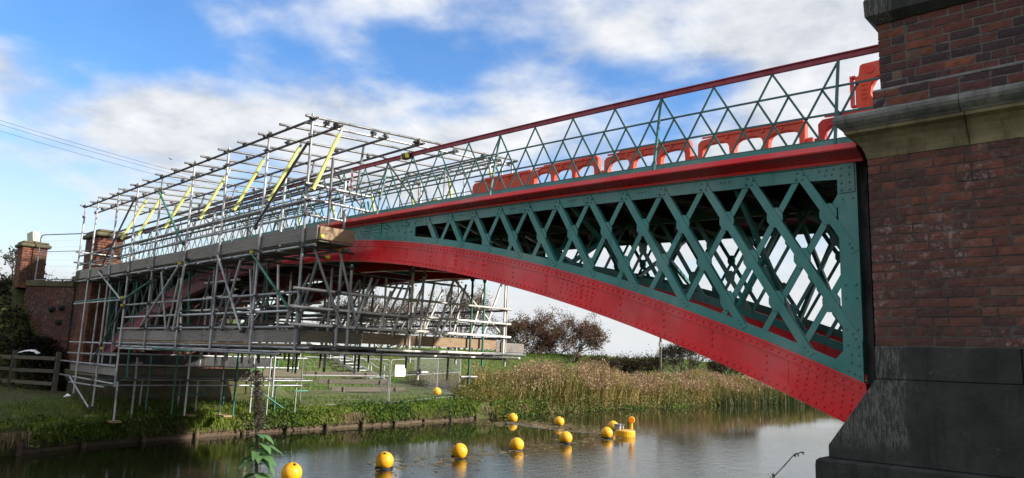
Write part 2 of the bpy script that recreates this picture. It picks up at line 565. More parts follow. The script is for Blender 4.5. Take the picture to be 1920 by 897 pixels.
def blades(P, h, w_, lean, segs=2, heading=None):
    """ribbons: P (N,3) roots, h heights, w_ widths, lean horizontal tip offset -> verts, quads, tris"""
    N = len(P)
    h = np.broadcast_to(h, N); w_ = np.broadcast_to(w_, N); lean = np.broadcast_to(lean, N)
    a_ = nrg.uniform(0, 2 * np.pi, N) if heading is None else heading
    dx, dy = np.cos(a_), np.sin(a_)
    sx, sy = -dy, dx
    rows = []
    for k in range(segs):
        f_ = k / segs
        ww = w_ * (1 - 0.55 * f_) / 2
        cx = P[:, 0] + dx * lean * f_ ** 2; cy = P[:, 1] + dy * lean * f_ ** 2; cz = P[:, 2] + h * (f_ - 0.0) * (1 - 0.25 * f_ * np.minimum(1, np.abs(lean) / np.maximum(h, 1e-3)))
        rows += [np.stack([cx - sx * ww, cy - sy * ww, cz], 1), np.stack([cx + sx * ww, cy + sy * ww, cz], 1)]
    rows.append(np.stack([P[:, 0] + dx * lean, P[:, 1] + dy * lean, P[:, 2] + h * (1 - 0.25 * np.minimum(1, np.abs(lean) / np.maximum(h, 1e-3)))], 1))
    m_ = len(rows)
    V = np.stack(rows, 1).reshape(-1, 3)
    base = (np.arange(N) * m_)[:, None]
    q = np.concatenate([base + np.array([2 * k, 2 * k + 1, 2 * k + 3, 2 * k + 2]) for k in range(segs - 1)]) if segs > 1 else np.zeros((0, 4), int)
    tr = base + np.array([2 * segs - 2, 2 * segs - 1, 2 * segs])
    return V, q, tr


def leaves(P, size, flat=0.0):
    """one folded diamond leaf (2 tris) per point in random direction"""
    N = len(P)
    size = np.broadcast_to(size, N)[:, None]
    d = nrg.normal(size=(N, 3)); d[:, 2] *= (1 - flat); d /= np.linalg.norm(d, axis=1)[:, None]
    e = np.cross(d, nrg.normal(size=(N, 3))); e /= np.linalg.norm(e, axis=1)[:, None] + 1e-9
    V = np.stack([P - d * size * .5, P + e * size * .3, P + d * size * .5, P - e * size * .3], 1).reshape(-1, 3)
    b_ = (np.arange(N) * 4)[:, None]
    return V, b_ + np.array([0, 1, 2, 3]), np.zeros((0, 3), int)


def merge(parts):
    V, Q, T, k = [], [], [], 0
    for v_, q, t_ in parts:
        V.append(v_); Q.append(q + k); T.append(t_ + k); k += len(v_)
    return np.concatenate(V), np.concatenate(Q), np.concatenate(T)


# ------------------------------------------------------------------ terrain and water
BY = np.array([-60, -14, -8, -3.4, -1.4, 0.7, 3.8, 7.3, 11.3, 14.4, 19.7, 29, 38.5, 49, 80, 160, 320.])
BX = np.array([-15, -14.8, -15.2, -17.0, -18.1, -18.7, -19.3, -19.7, -20.25, -20.7, -22.0, -22.9, -22.9, -22, -19, -16, -16.])


def xb(y): return np.interp(y, BY, BX)
def smooth(a_, b_, v_): 
    k = np.clip((v_ - a_) / (b_ - a_), 0, 1); return k * k * (3 - 2 * k)


def gz(x, y):
    """ground height on the far (left) bank"""
    x = np.asarray(x, float); y = np.asarray(y, float)
    s = xb(y) - x
    z = 0.62 + 0.20 * smooth(0.2, 1.6, s) + 0.05 * np.sin(x * 1.7 + y * 0.9) + 0.035 * np.sin(x * 4.1 - y * 3.3) + 0.35 * smooth(1.0, 4.5, s) * smooth(3.5, -1, y)
    berm = smooth(9.3, 14, s) * smooth(24, 18, s) * smooth(5, 9, y)
    z = z + (1.72 + .16 * smooth(17, 24, y)) * berm + 0.05 * berm * np.sin(y * 0.5) + 0.25 * smooth(3.0, 9.0, s) * smooth(13, 18, y)
    dx = np.maximum(x + 25.3, 0); dy = np.maximum(np.maximum(-1.9 - y, y - 5.2), 0)
    dist = np.hypot(dx, dy)
    ramp = (4.35 - 0.02 * np.maximum(0, -25 - x)) - 1.5 * dist + 0.12 * np.sin(x * 2.3 + 1) * np.sin(y * 1.9)
    z = np.where(s > 0.3, np.maximum(z, np.minimum(ramp, 4.4)), z)
    return z


def grid(xs_fn, ys, name, ncol):
    V = []
    for y in ys:
        V += xs_fn(y)
    n = len(ys)
    i, j = np.meshgrid(np.arange(n - 1), np.arange(ncol - 1), indexing='ij')
    q = np.stack([i * ncol + j, i * ncol + j + 1, (i + 1) * ncol + j + 1, (i + 1) * ncol + j], -1).reshape(-1, 4)
    return npmesh(name, np.array(V), q, None, True)


S_L = np.concatenate([[0.0, 0.06, 0.13, 0.2], np.arange(0.35, 26, 0.25), [27, 30, 36, 45, 60, 90, 150, 300, 700, 1500]])
YS = np.concatenate([[-1500, -500, -200, -100, -60, -40, -30, -24, -20], np.arange(-16, 30, 0.25), np.arange(30, 62, 1.0), [66, 72, 80, 95, 120, 160, 240, 400, 800, 1500]])


def row(y):
    o = []
    for s in S_L[::-1]:
        x = float(xb(y)) - s
        z = -1.2 if s < 0.1 else (0.24 if s < 0.16 else float(gz(x, y)))
        if s > 24: z = min(z, 1.0) if (y < -4 or y > 8) else z
        o.append((x, y, z))
    xr = 0.25
    for dx, z in ((-6, -1.3), (-0.6, -1.1), (0, -0.15), (0.35, 0.3), (1.0, 0.8), (2, 0.92), (5, 1.0), (12, 1.1), (40, 1.1), (200, 1.1), (1500, 1.1)):
        o.append((xr + dx, y, z))
    return o


tag(put('ground', grid(row, YS, 'ground', len(S_L) + 11), 'ground'), kind='structure')
MB().add([(-60, -900, 0), (6, -900, 0), (6, 1200, 0), (-60, 1200, 0)], [(0, 1, 2, 3)]).build('river_water', 'water', kind='structure')

# ------------------------------------------------------------------ the bridge
CX = -10.95                      # crown


def circ(zc_, sag):
    rad = 10.95 ** 2 / (2 * sag) + sag / 2
    return lambda x: zc_ - rad + math.sqrt(rad * rad - (x - CX) ** 2)


zt, zb = circ(4.597, 2.22), circ(4.262, 2.30)          # top and underside of the arch ribs


def gtop(x): return 4.90 - 0.00175 * (x - CX) ** 2     # top of the red cornice girder
def gbot(x): return 4.782 - 0.0021 * (x - CX) ** 2
def hrail(x): return 5.925 - 0.0020 * (x - CX) ** 2
def chd(x): return gbot(x) - 0.075


bridge = thing('arch_bridge', 'iron arch road bridge with red ribs, teal lattice spandrels and railings', 'bridge', (CX, 1.6, 0))


def strip(fa, fb, x0, x1, y0, y1, n):
    """curved slab between heights fa(x) and fb(x)"""
    mb = MB()
    vs_ = []
    for i in range(n + 1):
        x = x0 + (x1 - x0) * i / n
        vs_ += [(x, y0, fa(x)), (x, y1, fa(x)), (x, y1, fb(x)), (x, y0, fb(x))]
    fs = [(0, 1, 2, 3), tuple(4 * n + k for k in (3, 2, 1, 0))]
    for i in range(n):
        a_ = 4 * i
        for k in range(4):
            fs.append((a_ + k, a_ + (k + 1) % 4, a_ + 4 + (k + 1) % 4, a_ + 4 + k))
    return mb.add(vs_, fs)


def rivets(mb, pts, y, r=0.017):
    for x, z in pts:
        vs_ = [(x + r * math.cos(k * math.pi / 3), y, z + r * math.sin(k * math.pi / 3)) for k in range(6)]
        vs_ += [(x + r * .6 * math.cos(k * math.pi / 3), y - r * .75, z + r * .6 * math.sin(k * math.pi / 3)) for k in range(6)]
        mb.add(vs_, [tuple(range(6, 12))] + [(k, (k + 1) % 6, 6 + (k + 1) % 6, 6 + k) for k in range(6)])


PAINT_END = -11.35
gus_me = {}


def gusset_mesh(y, material, key):
    if key not in gus_me:
        mb = MB()
        mb.prism([(-.045, .105), (.035, .105), (.085, .03), (.085, -.03), (.045, -.105), (-.035, -.105), (-.085, -.03), (-.085, .03)], 'y', -0.009, 0.009)
        rivets(mb, [(-.012, .035), (.012, -.03)], -0.009, 0.013)
        gus_me[key] = mb.mesh('gusset')
        gus_me[key].materials.append(MATS[material])
    return gus_me[key]


def truss(Y, near):
    fresh = near
    for x0, x1, mt, lab in ((-0.0, PAINT_END, 'red_paint', None), (PAINT_END, -21.9, 'maroon_primer', 'faded unpainted maroon half of the rib')):
        n = 34
        mb = strip(zb, zt, x0, x1, Y - 0.012, Y + 0.012, n)
        for fa, fb, t0, t1 in ((lambda x: zt(x) - .085, lambda x: zt(x) - .001, -.026, .026), (lambda x: zb(x) + .001, lambda x: zb(x) + .07, -.026, .026),
                               (lambda x: zt(x), lambda x: zt(x) + .022, -.042, .11), (lambda x: zb(x) - .022, lambda x: zb(x), -.045, .11)):
            k = strip(fa, fb, x0, x1, Y + t0, Y + t1, n)
            mb.add(k.v, k.f)
        o = mb.build('arch_rib', mt, bridge)
        if lab: o['label'] = lab
        if near:
            rb = MB()
            x = x0 - 0.06
            while x > x1 + 0.03:
                rivets(rb, [(x, zt(x) - .042), (x - .03, zb(x) + .038)], Y - .026, .0155)
                x -= .078
            X = x0 - 0.98
            while X > x1:
                rivets(rb, [(X + d * .05 * 0, zb(X) + (zt(X) - zb(X)) * q) for q in (.32, .5, .68) for d in (0,)], Y - .012, .016)
                X -= .62
            for xc in (-.42, -3.55, -9.6):
                if x1 < xc < x0:
                    rivets(rb, [(xc + i * .085 + .012 * j, zb(xc + i * .085) + .10 + j * .055) for i in range(-3, 4) for j in range(4)], Y - .012, .014)
            for xc in (-5.6, -5.35):
                if x1 < xc < x0:
                    rivets(rb, [(xc + i * .05, zb(xc) + .19 - i * .008) for i in range(3)], Y - .012, .013)
            rb.build('rivet', mt, o, kind='stuff', fix=False)
        if near and x0 == 0:   # joint lines of the web plates, thin cover straps
            for xs in (-0.75, -4.05):
                xs2 = xs - .012
                strip(lambda x: zb(x) + .072, lambda x: zt(x) - .087, xs, xs - .02, Y - .017, Y - .0125, 1).build('cover_strap', mt, bridge)
    teal = ('teal_paint', 'old_green') if near else ('teal_paint', 'old_green')
    for x0, x1, mt in ((-0.02, PAINT_END, teal[0]), (PAINT_END, -21.88, teal[1])):
        n = 26
        mb = strip(lambda x: gbot(x) - .145, lambda x: gbot(x) - .012, x0, x1, Y - .012, Y + .012, n)
        k = strip(lambda x: gbot(x) - .010, lambda x: gbot(x) + .006, x0, x1, Y - .03, Y + .07, n); mb.add(k.v, k.f)
        o = mb.build('top_chord', mt, bridge)
        if near:
            rb = MB()
            for k in range(24):
                X = -.57 - .5535 * k
                if not (x1 < X < x0): continue
                rivets(rb, [(X - .03, gbot(X) - .05), (X + .035, gbot(X) - .075), (X - .05, gbot(X) - .11), (X + .02, gbot(X) - .12)], Y - .026, .014)
                if k % 2 == 0:
                    rivets(rb, [(X + .2 + i * .05, gbot(X) - .07) for i in range(3)], Y - .012, .013)
            rb.build('rivet', mt, o, kind='stuff', fix=False)
        mb = strip(lambda x: zt(x) + .024, lambda x: zt(x) + .125, x0, x1, Y - .018, Y + .0, n)
        k = strip(lambda x: zt(x) + .023, lambda x: zt(x) + .036, x0, x1, Y - .035, Y + .075, n); mb.add(k.v, k.f)
        mb.build('bottom_chord', mt, bridge)
    # solid web about the crown with a slot-shaped end
    for x0, x1, mt in ((-7.0, PAINT_END, teal[0]), (PAINT_END, -14.9, teal[1])):
        o = strip(lambda x: zt(x) + .02, lambda x: gbot(x) - .012, x0, x1, Y - .010, Y + .010, 16).build('web_plate', mt, bridge)
        if near:
            rb = MB()
            x = x0 - .06
            while x > x1:
                rivets(rb, [(x, zt(x) + .075), (x + .06, gbot(x) - .10), (x - .04, (zt(x) + gbot(x)) / 2 + .02 * math.sin(x * 9))], Y - .018, .0135)
                x -= .175
            rivets(rb, [(-8.0 - i * .07, gbot(-8) - .05 - j * .055) for i in range(7) for j in range(3)], Y - .024, .0125)
            rb.build('rivet', mt, o, kind='stuff', fix=False)
    if near:
        strip(lambda x: gbot(x) - .20, lambda x: gbot(x) - .013, -7.95, -8.5, Y - .024, Y - .0125, 2).build('cover_plate', 'teal_paint', bridge)
    # lattice bars, both halves
    sl = 1.62

    def run(x0, sgn, lim):
        """bar down from the chord at x0 in direction sgn*(1,-sl); returns end points or None"""
        z0 = 4.55 if not (-21.9 < x0 < 0) else chd(x0)
        a_, b_ = 0.0, 3.0
        f_ = lambda q: z0 - sl * q - (zt(min(0, max(-21.9, x0 + sgn * q))) + .075)
        if f_(0.05) < 0: return None
        for _ in range(40):
            c_ = (a_ + b_) / 2
            if f_(c_) > 0: a_ = c_
            else: b_ = c_
        q0, q1 = 0.0, a_
        if sgn > 0 and x0 + q1 > lim: q1 = lim - x0
        if sgn < 0 and x0 > lim: q0 = x0 - lim
        if q1 - q0 < .12: return None
        return (x0 + sgn * q0, z0 - sl * q0), (x0 + sgn * q1, z0 - sl * q1)
    for half in (1, -1):
        mt = teal[0] if half == 1 else teal[1]
        mx = (lambda x: x) if half == 1 else (lambda x: 2 * CX - x)
        A = [-.57 - .5535 * k for k in range(12)]
        Bn = [-.035 - .5535 * k for k in range(-4, 12)]
        Bn = [x + (0 if x > -.3 else .0) for x in Bn]
        for X in A:
            e = run(X, 1, -.07)
            if e:
                (xa, za), (xc, zc2) = e
                mb = MB().beam((mx(xa), Y - .017, za), (mx(xc), Y - .017, zc2), .010, .088, (0, 1, 0)) if False else MB()
                d = Vector((mx(xc) - mx(xa), 0, zc2 - za)); L = d.length; d.normalize()
                nrm = Vector((-d.z, 0, d.x)) * (.042 if near else .030)
                if nrm.z < 0: nrm = -nrm
                P0, P1 = Vector((mx(xa), 0, za)) - d * .04, Vector((mx(xc), 0, zc2)) + d * .03
                q = [P0 - nrm, P1 - nrm, P1 + nrm, P0 + nrm]
                mb.prism([(v.x, v.z) for v in q], 'y', Y - .0245, Y - .0135)
                q = [P0 + nrm * .80, P1 + nrm * .80, P1 + nrm, P0 + nrm]
                if near: mb.prism([(v.x, v.z) for v in q], 'y', Y - .0130, Y + .04)
                if near:
                    rivets(mb, [(P1.x - d.x * .10, P1.z - d.z * .10), (P1.x - d.x * .05, P1.z - d.z * .05)], Y - .0245, .013)
                mb.build('lattice_bar', mt, bridge)
        for X in Bn:
            e = run(X, -1, -.07)
            if e:
                (xa, za), (xc, zc2) = e
                mb = MB()
                d = Vector((mx(xc) - mx(xa), 0, zc2 - za)).normalized()
                nrm = Vector((-d.z, 0, d.x)) * (.032 if near else .022)
                P0, P1 = Vector((mx(xa), 0, za)) - d * .03, Vector((mx(xc), 0, zc2)) + d * .03
                q = [P0 - nrm, P1 - nrm, P1 + nrm, P0 + nrm]
                mb.prism([(v.x, v.z) for v in q], 'y', Y + .0005, Y + .0115)
                mb.build('lattice_bar', mt, bridge)
        me = gusset_mesh(Y, mt, (mt,))
        for X in A:
            for XB in Bn:
                if XB <= X + .1: continue
                xm = (X + XB) / 2
                if xm > -.2: continue
                z = chd(X) - sl * (XB - X) / 2
                if z < zt(xm) + .17 or xm < -6.6: continue
                put('gusset', me, None, bridge, Matrix.Translation((mx(xm), Y - .006, z)) @ Matrix.Diagonal((half * (1 if near else .75), 1, 1 if near else .8, 1)))
    # end post
    for x0, x1, mt in ((-.20, -.015, teal[0]), (-21.88, -21.70, teal[1])):
        mb = MB().box((x0, Y - .02, zt(x0) + .02), (x1, Y, gbot(x0) - .02))
        mb.box((x1 - .015, Y + .001, zt(x0) + .02), (x1, Y + .10, gbot(x0) - .02))
        mb.box((x0, Y + .001, zt(x0) + .02), (x0 + .014, Y + .06, gbot(x0) - .02))
        if near: rivets(mb, [((x0 + x1) / 2 + dx, z) for z in (2.75, 2.9, 3.2, 3.33, 4.42, 4.30, 4.18) for dx in (-.05, .05)], Y - .02, .013)
        mb.build('end_post', mt, bridge)
        if x1 > -5: MB().box((x1 + .001, Y + .055, zt(x0) - .25), (x1 + .072, Y + .12, gbot(x0) - .02)).build('bearing_plate', 'dark_steel', bridge)
        if near:
            s_ = 1 if x0 > -5 else -1
            xi = x0 if s_ > 0 else x1
            mb = MB().prism([(xi - s_ * .22, gbot(x0) - .015), (xi + s_ * .17, gbot(x0) - .015), (xi + s_ * .17, gbot(x0) - .30), (xi + s_ * .01, gbot(x0) - .30), (xi + s_ * .01, gbot(x0) - .16), (xi - s_ * .22, gbot(x0) - .14)], 'y', Y - .031, Y - .0205)
            rivets(mb, [(xi + s_ * dx, gbot(x0) - dz) for dx, dz in ((-.17, .05), (-.1, .05), (-.03, .05), (.04, .05), (.12, .05), (-.12, .10), (-.05, .10), (.04, .12), (.12, .12), (.04, .2), (.12, .2), (.04, .27), (.12, .27))], Y - .031, .014)
            mb.build('gusset_plate', mt, bridge)
            mb = MB().prism([(xi - s_ * .02, zt(x0) + .0), (xi + s_ * .185, zt(x0) - .06), (xi + s_ * .185, zt(x0) + .33), (xi + s_ * .03, zt(x0) + .26), (xi - s_ * .1, zt(x0) + .12)], 'y', Y - .040, Y - .0265)
            rivets(mb, [(xi + s_ * dx, zt(x0) + dz) for dx, dz in ((.05, .05), (.1, .02), (.15, .0), (.08, .13), (.15, .1), (.15, .2), (.08, .2), (.15, .28))], Y - .04, .013)
            mb.build('gusset_plate', mt, bridge)


truss(0.0, True)
truss(1.6, False)
truss(3.2, False)

# cornice girders with a lit top flange and a raking face below
def cornice(Y, s, name='cornice_girder', mats=('red_paint', 'maroon_primer')):
    for x0, x1, mt in ((0.06, -12.0, mats[0]), (-12.0, -21.95, mats[1])):
        n = 30
        prof = [(.0, 0, 0), (-.19, 0, 0), (-.206, -.055, 0), (-.20, -.068, 0), (-.12, -.095, 0), (-.052, None, .025), (-.045, None, 0.0), (0.04, None, 0.0)]
        vs_ = []
        for i in range(n + 1):
            x = x0 + (x1 - x0) * i / n
            for y, dt, db in prof:
                vs_.append((x, Y + s * -y * -1 if False else Y + (y if s > 0 else -y), gtop(x) + dt if dt is not None else gbot(x) + db))
        k = len(prof)
        fs = [tuple(range(k)), tuple(range(n * k, n * k + k))[::-1]]
        for i in range(n):
            for j in range(k):
                fs.append((i * k + j, i * k + (j + 1) % k, (i + 1) * k + (j + 1) % k, (i + 1) * k + j))
        MB().add(vs_, fs).build(name, mt, bridge)
    strip(lambda x: gtop(x) + .001, lambda x: gtop(x) + .085, 0.05, -21.9, Y + (-.06 if s > 0 else .03), Y + (-.03 if s > 0 else .06), 40).build('kerb_plate', 'teal_paint', bridge)


cornice(0.0, 1)
cornice(3.2, -1, mats=('maroon_primer', 'maroon_primer'))
# deck of cross beams and timber
mb = strip(lambda x: gbot(x) + .10, lambda x: gtop(x) + .02, 0.9, -21.9, .045, 3.155, 40)
mb.build('deck', 'dark_steel', bridge)
strip(lambda x: gtop(x) + .021, lambda x: gtop(x) + .215, 0.9, -21.9, 1.35, 3.1, 30).build('footway', 'weathered_stone', bridge)
mb = MB()
for i in range(24):
    x = -.42 - .918 * i
    k = MB().box((x - .045, .09, gbot(x) - .10), (x + .045, 3.1, gbot(x) + .095)); k.box((x - .09, .09, gbot(x) - .118), (x + .09, 3.1, gbot(x) - .101))
    k.build('cross_beam', 'dark_steel', bridge)
for i in range(9):     # frames that tie the ribs together under the deck
    x = -1.4 - 2.39 * i
    for ya, yb in ((0.06, 1.54), (1.66, 3.14)):
        k = MB().beam((x, ya, zt(x) + .08), (x, yb, gbot(x) - .10), .05, .05).beam((x + .06, yb, zt(x) + .08), (x + .06, ya, gbot(x) - .10), .05, .05)
        k.beam((x, ya, zb(x) + .12), (x, yb, zb(x) + .12), .06, .10)
        k.build('cross_frame', 'dark_steel' if i > 4 else 'teal_paint', bridge)


def railing(Y, s, near):
    rail = strip(lambda x: gtop(x) + .085, lambda x: gtop(x) + .115, 0.3, -21.9, Y - .012, Y + .012, 40).build('railing', 'rail_green', bridge)
    for x0, x1, mt in ((0.45, -9.0, 'handrail_red'), (-9.0, -10.4, 'grey_primer'), (-10.4, -21.9, 'handrail_old')):
        mb = strip(lambda x: hrail(x) - .062, lambda x: hrail(x) - .010, x0, x1, Y - .018, Y + .018, 20)
        k = strip(lambda x: hrail(x) - .010, lambda x: hrail(x) + .002, x0, x1, Y - .034, Y + .034, 20); mb.add(k.v, k.f)
        mb.build('handrail', mt, rail)
    H = lambda x: hrail(x) - .06 - (gtop(x) + .09)
    for q in (1 / 3., 2 / 3.):
        strip(lambda x: hrail(x) - .06 - H(x) * q - .011, lambda x: hrail(x) - .06 - H(x) * q + .011, 0.3, -21.9, Y - .022, Y - .0125, 40).build('mid_rail', 'rail_green', rail)
    p_ = .7035
    joined = MB()
    for k in range(-1, 31):
        X0 = -.15 - p_ * k
        for kind, sg in (('p', 1), ('p', -1), ('s', 1), ('s', -1)):
            a_ = X0 if kind == 'p' else X0 - sg * p_ * .25
            q0 = 0 if kind == 'p' else 1 / 3.
            b_ = X0 + sg * p_ * .75 if kind == 'p' else a_ + sg * p_ * .5
            if max(a_, b_) > .28 or min(a_, b_) < -21.9: continue
            za = hrail(a_) - .06 - H(a_) * q0
            zz = gtop(b_) + .06
            yy = Y - .006 if sg > 0 else Y + .006
            mb = MB().beam((a_, yy, za), (b_, yy, zz), .010, .022, (1, 0, .5))
            if near: mb.build('rail_bar', 'rail_green', rail)
            else: joined.add(mb.v, mb.f)
    if not near:
        joined.build('rail_bar', 'rail_green', rail, kind='stuff')
    for k in range(0, 31, 4):
        X0 = -.15 - p_ * k if k else -.15
        for X0 in ((-.15, -2.26) if k == 0 else (-2.26 - p_ * k,)):
            if X0 < -21.8: continue
            MB().beam((X0, Y, hrail(X0) - .03), (X0, Y - s * .17, gtop(X0) + .005), .024, .026, (1, 0, 0)).build('rail_stay', 'rail_green', rail)


railing(0.0, 1, True)
railing(3.2, -1, False)

# ------------------------------------------------------------------ brickwork
brick_meshes = {}


def brick_mesh(length, variant, material):
    key = (length, variant, material)
    if key in brick_meshes: return brick_meshes[key]
    rr = random.Random(hash((length, variant)) & 0xffff)
    nx, nz = 3, 2
    H_, D = .0675, .06
    vs_, fs = [], []
    for j in range(nz + 1):
        for i in range(nx + 1):
            edge_ = i in (0, nx) or j in (0, nz)
            vs_.append((length * i / nx + rr.uniform(-.0025, .0025), (.003 if edge_ else 0) + rr.uniform(-.002, .002), H_ * j / nz + rr.uniform(-.002, .002)))
    k = nx + 1
    for j in range(nz):
        for i in range(nx):
            fs.append((j * k + i, j * k + i + 1, (j + 1) * k + i + 1, (j + 1) * k + i))
    ring = list(range(0, k)) + [j * k + nx for j in range(1, nz + 1)] + [nz * k + i for i in range(nx - 1, -1, -1)] + [j * k for j in range(nz - 1, 0, -1)]
    b0 = len(vs_)
    for r_ in ring:
        x, y, z = vs_[r_]
        vs_.append((x, D, z))
    n = len(ring)
    for i in range(n):
        fs.append((ring[(i + 1) % n], ring[i], b0 + i, b0 + (i + 1) % n))
    mb = MB().add(vs_, fs)
    me = mb.mesh('brick')
    me.materials.append(MATS[material])
    brick_meshes[key] = me
    return me


def courses(width, height, cz=.0787, st=.219, hd=.103, j=.013, seed=1):
    """positions (x, z, length) of bricks in an old, irregular bond"""
    rr = random.Random(seed)
    out = []
    nrow = int(round(height / cz))
    for r_ in range(nrow):
        x = 0.0
        first = True
        while x < width - .02:
            if first:
                L = st if r_ % 2 == 0 else hd
                first = False
            elif r_ % 2 == 1 and x < .25 and rr.random() < .7: L = .055 if rr.random() < .5 else hd
            else: L = st if rr.random() < (.72 if r_ % 2 == 0 else .42) else hd
            L = min(L, width - x)
            if L > .03: out.append((x, r_ * height / nrow, L))
            x += L + j
    return out


AB = Matrix.Translation((0.255, -0.5, 0)) @ Matrix.Rotation(R(2.6), 4, 'Z')    # frame of the near abutment face
near_ab = thing('brick_abutment', 'near brick and stone bridge abutment with moulded cornice, filling right side', 'abutment', (1.5, 1.0, 0))
budget = [300]


def wall(parent, frame, width, height, z0, material, seed, keep=None):
    rest = MB()
    cs = courses(width, height, seed=seed)
    for x, z, L in cs:
        Lq = .219 if L > .2 else .103 if .09 < L < .12 else round(L, 3)
        v_ = rnd.randrange(7)
        mw = frame @ Matrix.Translation((x, rnd.uniform(-.0035, .0035), z0 + z + .005 + rnd.uniform(-.0015, .0015)))
        if keep is not None and budget[0] > 0 and keep(x, z0 + z):
            put('brick', brick_mesh(Lq, v_, material), None, parent, mw)
            budget[0] -= 1
        else:
            me = brick_mesh(Lq, v_, material)
            rest.add([mw @ v.co for v in me.vertices], [tuple(p_.vertices) for p_ in me.polygons])
    if rest.v:
        rest.build('brick', material, parent, kind='stuff', fix=False)


W_AB = 4.6
Z_L0, Z_L1 = 2.735, 4.42
UP = AB @ Matrix.Translation((.115, .085, 0))
PL = AB @ Matrix.Translation((.058, .035, 0))
wall(near_ab, UP, W_AB, .66, 5.055, 'brick_upper', 5, lambda x, z: x < 1.75)
wall(near_ab, PL, W_AB, .25, 4.80, 'brick_upper', 9, lambda x, z: x < 1.6)
wall(near_ab, AB, W_AB, Z_L1 - Z_L0, Z_L0, 'brick_lower', 3, lambda x, z: x < 1.95 and z > 2.72)
MB().box((.004, .007, Z_L0 - .01), (W_AB, 4.1, Z_L1 + .01)).build('mortar_core', 'mortar_dark', near_ab, AB)
MB().box((.004, .007, 4.78), (W_AB, 1.2, 5.03)).build('mortar_core', 'mortar', near_ab, PL)
MB().box((.004, .007, 5.031), (W_AB, 1.1, 5.72)).build('mortar_core', 'mortar', near_ab, UP)
# sloped weathering course between plinth and pier
MB().prism([(-.0, 5.032), (-.0, 5.045), (.052, 5.075), (.1, 5.075), (.1, 5.032)], 'x', 0, W_AB).build('weathering_course', 'weathered_stone', near_ab, PL)


def mould(parent, frame, profile, x0, x1, back, material, name, segs):
    """moulded stone course: profile (offset, z) along the front (with return on the left end), cut into blocks"""
    cuts = [x0 + (x1 - x0) * k for k in segs]
    for a_, b_ in zip(cuts[:-1], cuts[1:]):
        vs_, fs = [], []
        n = len(profile)
        for o_, z in profile: vs_.append(((a_ - (o_ if a_ == x0 else -.003)), -o_, z))
        for o_, z in profile: vs_.append((b_ - .003, -o_, z))
        fs += [(i, i + 1, n + i + 1, n + i) for i in range(n - 1)]
        fs.append(tuple(range(n, 2 * n)))
        if a_ == x0:
            for o_, z in profile: vs_.append((a_ - o_, back, z))
            fs += [(2 * n + i, 2 * n + i + 1, i + 1, i) for i in range(n - 1)]
            vs_ += [(b_ - .003, back, profile[-1][1]), (b_ - .003, back, profile[0][1])]
            fs.append((n - 1, 2 * n - 1, 3 * n, 3 * n - 1)); fs.append((0, 2 * n, 3 * n + 1, n))
        else:
            fs.append(tuple(range(n))[::-1])
            vs_ += [(a_ + .003, back, profile[-1][1]), (b_ - .003, back, profile[-1][1]), (a_ + .003, back, profile[0][1]), (b_ - .003, back, profile[0][1])]
            fs.append((n - 1, 2 * n - 1, 2 * n + 1, 2 * n)); fs.append((0, 2 * n + 2, 2 * n + 3, n))
        MB().add(vs_, fs).build(name, material, parent, frame)


prof_low = [(-.03, 4.405), (.004, 4.405), (.012, 4.455), (.03, 4.50), (.06, 4.555), (.10, 4.60), (.145, 4.625), (.150, 4.655)]
prof_top = [(-.03, 4.656), (.158, 4.656), (.165, 4.668), (.19, 4.69), (.212, 4.715), (.222, 4.745), (.216, 4.775), (.19, 4.80), (.06, 4.825), (-.05, 4.83)]
mould(near_ab, AB, prof_low, 0, W_AB, 4.2, 'cornice_stone', 'cornice_stone', [0, .175, .42, .7, 1])
mould(near_ab, AB, prof_top, 0, W_AB, 4.2, 'weathered_stone', 'cornice_capping', [0, .17, .45, .72, 1])
prof_cap = [(-.05, 5.70), (.012, 5.70), (.05, 5.735), (.085, 5.77), (.09, 5.92), (.07, 5.97), (-.3, 6.12)]
mould(near_ab, UP, prof_cap, 0, W_AB, 1.3, 'base_stone', 'cap_stone', [0, .2, .5, .75, 1])
# springing stones
MB().box((.02, .03, 1.0), (W_AB, 4.1, 2.73)).build('mortar_core', 'base_stone', near_ab, AB)
SB = AB @ Matrix.Translation((-.005, -.012, 0))
cuts = [0, 1.06, 2.1, 3.2, W_AB]
for k, (a_, b_) in enumerate(zip(cuts[:-1], cuts[1:])):
    x0 = a_ + (.004 if k else 0)
    MB().box((x0, 0, 2.450), (b_ - .004, 4.3, 2.728)).build('springing_stone', 'base_stone', near_ab, SB, bevel=.006)
cuts = [0, .95, 2.4, W_AB]
MB().prism([(-.003, 2.447), (-.42, 1.855), (-.42, 1.745), (W_AB, 1.745), (W_AB, 2.447)], 'y', .004, 4.3).build('skewback_stone', 'base_stone', near_ab, SB, bevel=.006)
MB().prism([(-.50, 1.742), (-.515, 1.70), (-.50, -1.2), (W_AB, -1.2), (W_AB, 1.742)], 'y', -.085, 4.3).build('footing', 'base_stone', near_ab, SB, bevel=.02)

# far abutment
far_ab = thing('brick_abutment', 'far brick abutment on left bank with stone capped pilasters and splayed wing wall', 'abutment', (-23, 1, 0))


def brick_block(parent, p0, p1, z0, z1, seed, depth=None, bmat='brick_far'):
    """wall face from p0 to p1 (seen from its left-hand... outward) built in real courses, joined, over a mortar core"""
    p0, p1 = Vector((p0[0], p0[1], 0)), Vector((p1[0], p1[1], 0))
    d = p1 - p0
    ang = math.atan2(d.y, d.x)
    fr = Matrix.Translation(p0) @ Matrix.Rotation(ang, 4, 'Z')
    wall(parent, fr, d.length, z1 - z0, z0, bmat, seed)
    MB().box((.014, .014, z0), (d.length - .014, depth or .3, z1)).build('mortar_core', 'mortar_dark', parent, fr)


